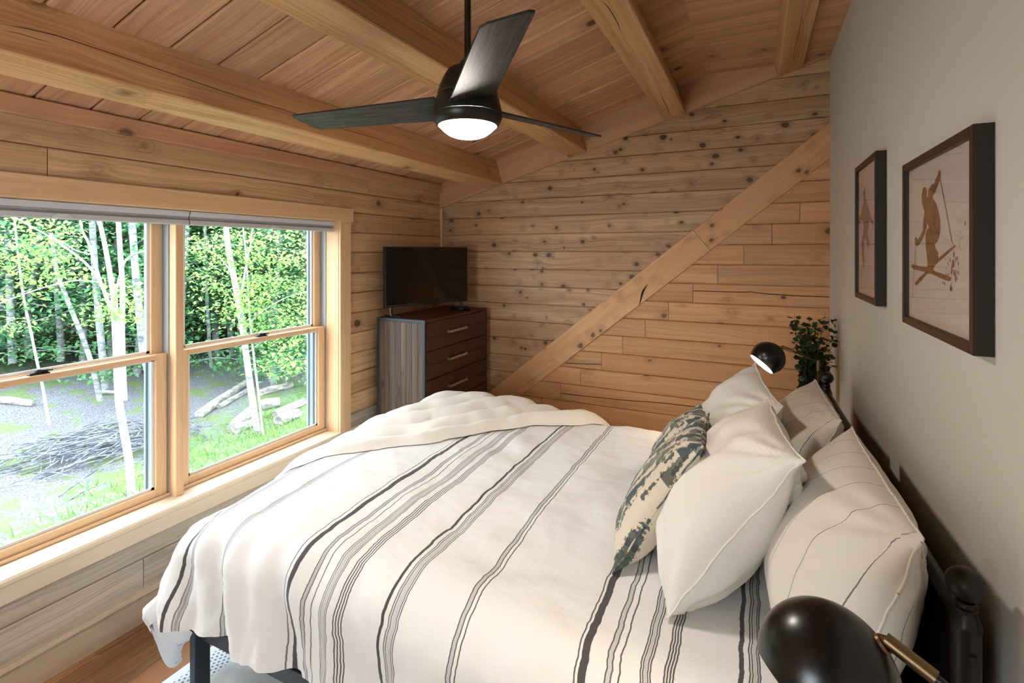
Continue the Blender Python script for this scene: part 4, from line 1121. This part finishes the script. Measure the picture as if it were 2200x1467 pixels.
lv = [(at(a, b, d=D - .3 + .12 * (i % 3)), .30, 85) for i, (a, b) in enumerate([(60, 520), (110, 520), (20, 560), (90, 560), (150, 590), (40, 480), (120, 480), (-20, 540), (90, 610), (240, 655), (215, 680), (30, 700), (5, 640), (285, 640), (290, 675), (255, 620), (60, 590), (130, 550)])]
built_tree('birch_tree', tA, lv, M['birch'], M['leafy'], 'pale forked tree standing in the grass outside the left window', seed=1, size=.06)
D = 8.0
tB = [line([(557, 945), (552, 925), (545, 880), (538.5, 835), (529.5, 767), (522, 709), (513.6, 654), (500, 583), (492, 545), (486, 500), (482, 400)], D, .085, .065),
      line([(514, 654), (524, 600), (530, 560), (540, 520), (545, 440)], D, .03, .012, .4), line([(500, 590), (480, 560), (455, 540), (425, 530)], D, .02, .008, .4),
      line([(522, 709), (560, 670), (610, 640), (660, 625)], D, .018, .008, -.6), line([(530, 760), (580, 720), (620, 700), (650, 712)], D, .016, .006, -.8)]
lv = [(at(a, b, d=D - .5 + .3 * (i % 4)), .42, 130) for i, (a, b) in enumerate([(430, 520), (460, 545), (430, 590), (470, 620), (500, 560), (540, 540), (580, 560), (620, 560), (650, 540), (560, 600), (600, 620), (640, 610), (520, 640), (560, 660), (610, 680), (650, 660), (480, 670), (540, 700), (580, 720), (630, 730), (655, 700), (560, 510), (620, 500), (500, 500), (600, 770), (640, 790)])]
built_tree('maple_tree', tB, lv, M['birch'], M['leafy'], 'leafy yellow-green tree with pale trunk outside the right window', seed=2, size=.07)
built_tree('sapling', [line([(566, 935), (563, 918), (556, 850), (545, 767), (536, 680), (530, 560), (520, 470)], 7.9, .032, .016)], [(at(540, 640, d=7.8), .3, 40), (at(560, 600, d=7.8), .3, 40)], M['birch'], M['leafy'], 'thin pale sapling just right of the leafy tree trunk', seed=4)
TS = .85
gt = 'trunks at the edge of the woods'
for i, (pts, d, r0, r1, bk, lab) in enumerate([
    ([(328, 850), (320, 800), (308, 760), (300, 680), (292, 600), (284, 480), (280, 400)], 8.6, .10, .075, 'bark', 'thick grey trunk at right edge of the left window'),
    ([(232, 905), (228, 850), (220, 760), (212, 680), (206, 600), (200, 520), (196, 430)], 9.6, .10, .08, 'bark', 'grey trunk just behind the pale forked tree'),
    ([(268, 860), (264, 780), (262, 700), (264, 620), (258, 540), (254, 470), (250, 400)], 7.6, .055, .05, 'birch', 'straight pale trunk right of the forked tree'),
    ([(215, 862), (200, 790), (180, 730), (153, 665), (135, 620), (120, 580), (110, 500)], 8.8, .065, .045, 'bark', 'leaning thin trunk left of the forked tree'),
    ([(106, 912), (100, 880), (92, 830), (80, 780), (66, 710), (52, 650), (40, 560), (30, 460)], 8.0, .035, .02, 'birch', 'slim pale stem left of centre in the left window'),
    ([(48, 910), (38, 860), (28, 800), (24, 700), (20, 600), (18, 460)], 10.0, .11, .09, 'bark', 'broad shaded trunk near left edge of the picture'),
    ([(455, 790), (450, 760), (448, 700), (444, 640), (442, 560), (440, 480)], 11.5, .06, .05, 'bark', 'thin upright trunk at left side of the right window'),
    ([(500, 775), (496, 740), (492, 680), (488, 600), (484, 520), (482, 440)], 13.0, .10, .09, 'bark', 'grey trunk behind the leafy tree in the right window')]):
    P, rr = line(pts, d, r0 * .8, r1 * .8)
    built_tree('woodland_tree', [(P, rr)], [(P[-2] + Vector((0, 0, .3)), .7, 120), (P[-3] + Vector((.2, .2, 0)), .5, 60)], M[bk], M['leafg'], lab, group=gt, seed=20 + i)

# woods behind: each tree with its own trunk and crown
def proto_tree(seed, lm, low, n, size):
    rg = random.Random(seed); r = empty('forest_tree'); m = MB(); H = 5.4
    pts = [Vector((.25 * math.sin(k * .7 + seed) * k / 8, .25 * math.cos(k * .9 + seed) * k / 8, -.3 + H * k / 8)) for k in range(9)]
    m.tube(pts, [.07 - .006 * k for k in range(9)], 8)
    lf = MB()
    for b in range(22):
        t = low + (1 - low) * (b + rg.random()) / 22; k = min(int(t * 8), 7); p = pts[k].lerp(pts[k + 1], t * 8 - k); a = rg.uniform(0, 2 * PI); L = rg.uniform(.7, 1.7) * (1.15 - .5 * t)
        e = p + Vector((math.cos(a) * L, math.sin(a) * L, rg.uniform(.05, .55)))
        m.tube([p, p.lerp(e, .5) + Vector((0, 0, .08)), e], [.022, .014, .006], 5)
        for q in (.45, .75, 1.0): spray(lf, p.lerp(e, q), .55, n, size, rg, .35)
    m.build('trunk', M['bark'], r, fix=False); lf.build('foliage', lm, r, fix=False)
    return r
protos = [proto_tree(1, M['leafg'], .06, 70, .105), proto_tree(2, M['leafd'], .05, 80, .11), proto_tree(3, M['leafg'], .22, 64, .10), proto_tree(4, M['leafd'], .26, 74, .11)]
used = set(); rg = random.Random(77)
labs = {0: 'bushy mid green tree in the woods behind the clearing', 1: 'dense dark green tree in the woods behind the clearing', 2: 'mid green tree with bare lower trunk in the woods behind', 3: 'dark green tree with tall bare trunk in the woods behind'}
def put(k, x, y, s, rz):
    src = protos[k]
    if k not in used: o = src; used.add(k)
    else:
        o = src.copy(); SC.collection.objects.link(o)
        for ch in src.children:
            c = ch.copy(); SC.collection.objects.link(c); c.parent = o
    o.location = (x, y, gh(x, y)); o.rotation_euler = (0, 0, rz); o.scale = (s, s, s * rg.uniform(.9, 1.1))
    tag(o, labs[k], 'tree', 'woods behind the clearing %s' % 'abcd'[k])
rows = [(11.0, 13, 1.15), (13.2, 14, 1.2), (15.6, 14, 1.35), (18.5, 15, 1.5), (22, 15, 1.7)]
for dd, n, sc in rows:
    for i in range(n):
        px = -120 + (i + rg.uniform(.1, .9)) * (860 / n)
        r = ray(px, PY0); L = dd + rg.uniform(-.7, .7) + (2.0 if 400 < px < 560 and dd < 14 else 0)
        p = Vector((r.x, r.y, 0)) * L
        if p.x > -8.2: continue
        put(rg.choice((0, 1, 1, 3, 2) if dd > 13 else (0, 2, 3, 1)), p.x, p.y, sc * rg.uniform(.85, 1.1), rg.uniform(0, 6))
for i in range(26):      # shrubs at the edge
    pass

# fallen logs in the clearing outside the right window
lg = random.Random(9); M['logbark'] = bark_mat('weathered_log_bark', (160, 156, 152), (100, 98, 98))
logs = [((428, 885), (527, 822), .075), ((560, 845), (627, 827), .07), ((500, 915), (545, 872), .09), ((590, 893), (668, 858), .07), ((504, 922), (548, 904), .07), ((470, 870), (532, 838), .05), ((562, 868), (600, 862), .10), ((596, 905), (640, 886), .09), ((0, 900), (72, 896), .06), ((208, 868), (262, 858), .04)]
names = ['longest pale log, lying left of the leafy tree trunk', 'pale log right of the leafy trunk, farthest back', 'short thick log touching the leafy trunk on its left', 'log at right edge of the right window', 'front log by the foot of the leafy tree', 'thin log beside the longest pale log', 'short stubby log just right of the leafy trunk', 'thick pale log in front of the right edge log', 'log lying at the wood edge in the left window', 'small branch log behind the pale forked tree']
for (a, b, r_), nm in zip(logs, names):
    A, B = at(*a, z=GZ + r_), at(*b, z=GZ + r_); A.z = gh(A.x, A.y) + r_ * .8; B.z = gh(B.x, B.y) + r_ * .8
    c = (A + B) / 2; e = empty('log', tuple(c)); 
    m = MB(); m.tube([A - c, (A - c) * .4 + Vector((0, 0, .01)), (B - c) * .4, B - c], [r_, r_ * 1.05, r_ * .95, r_ * .85], 12)
    o = m.build('log', M['logbark'], fix=False); o.location = c; bpy.data.objects.remove(e); o.name = 'log'
    tag(o, nm, 'log', 'felled logs in the clearing')
# heap of cut brush: a tangle of twigs
m = MB(); c0 = at(238, 965, z=GZ); rg = random.Random(4)
for i in range(260):
    a = rg.gauss(1.5, .8); L = rg.uniform(.3, 1.1); p = c0 + Vector((rg.gauss(0, .36), rg.gauss(0, .50), 0)); z = gh(p.x, p.y) + rg.uniform(.01, .32) * math.exp(-((p - c0).length / .9) ** 2)
    d = Vector((math.cos(a), math.sin(a), rg.uniform(-.12, .15))) * L / 2; q = Vector((p.x, p.y, z + abs(d.z)))
    m.tube([q - d, q + Vector((0, 0, rg.uniform(0, .06))), q + d], [.010, .008, .004], 4)
M['twig'] = bark_mat('grey_blue_twigs', (124, 128, 136), (62, 68, 78))
tag(m.build('brush_pile', M['twig'], fix=False), 'heap of cut grey twigs left of the pale forked tree foot', 'brush pile', kind='stuff')
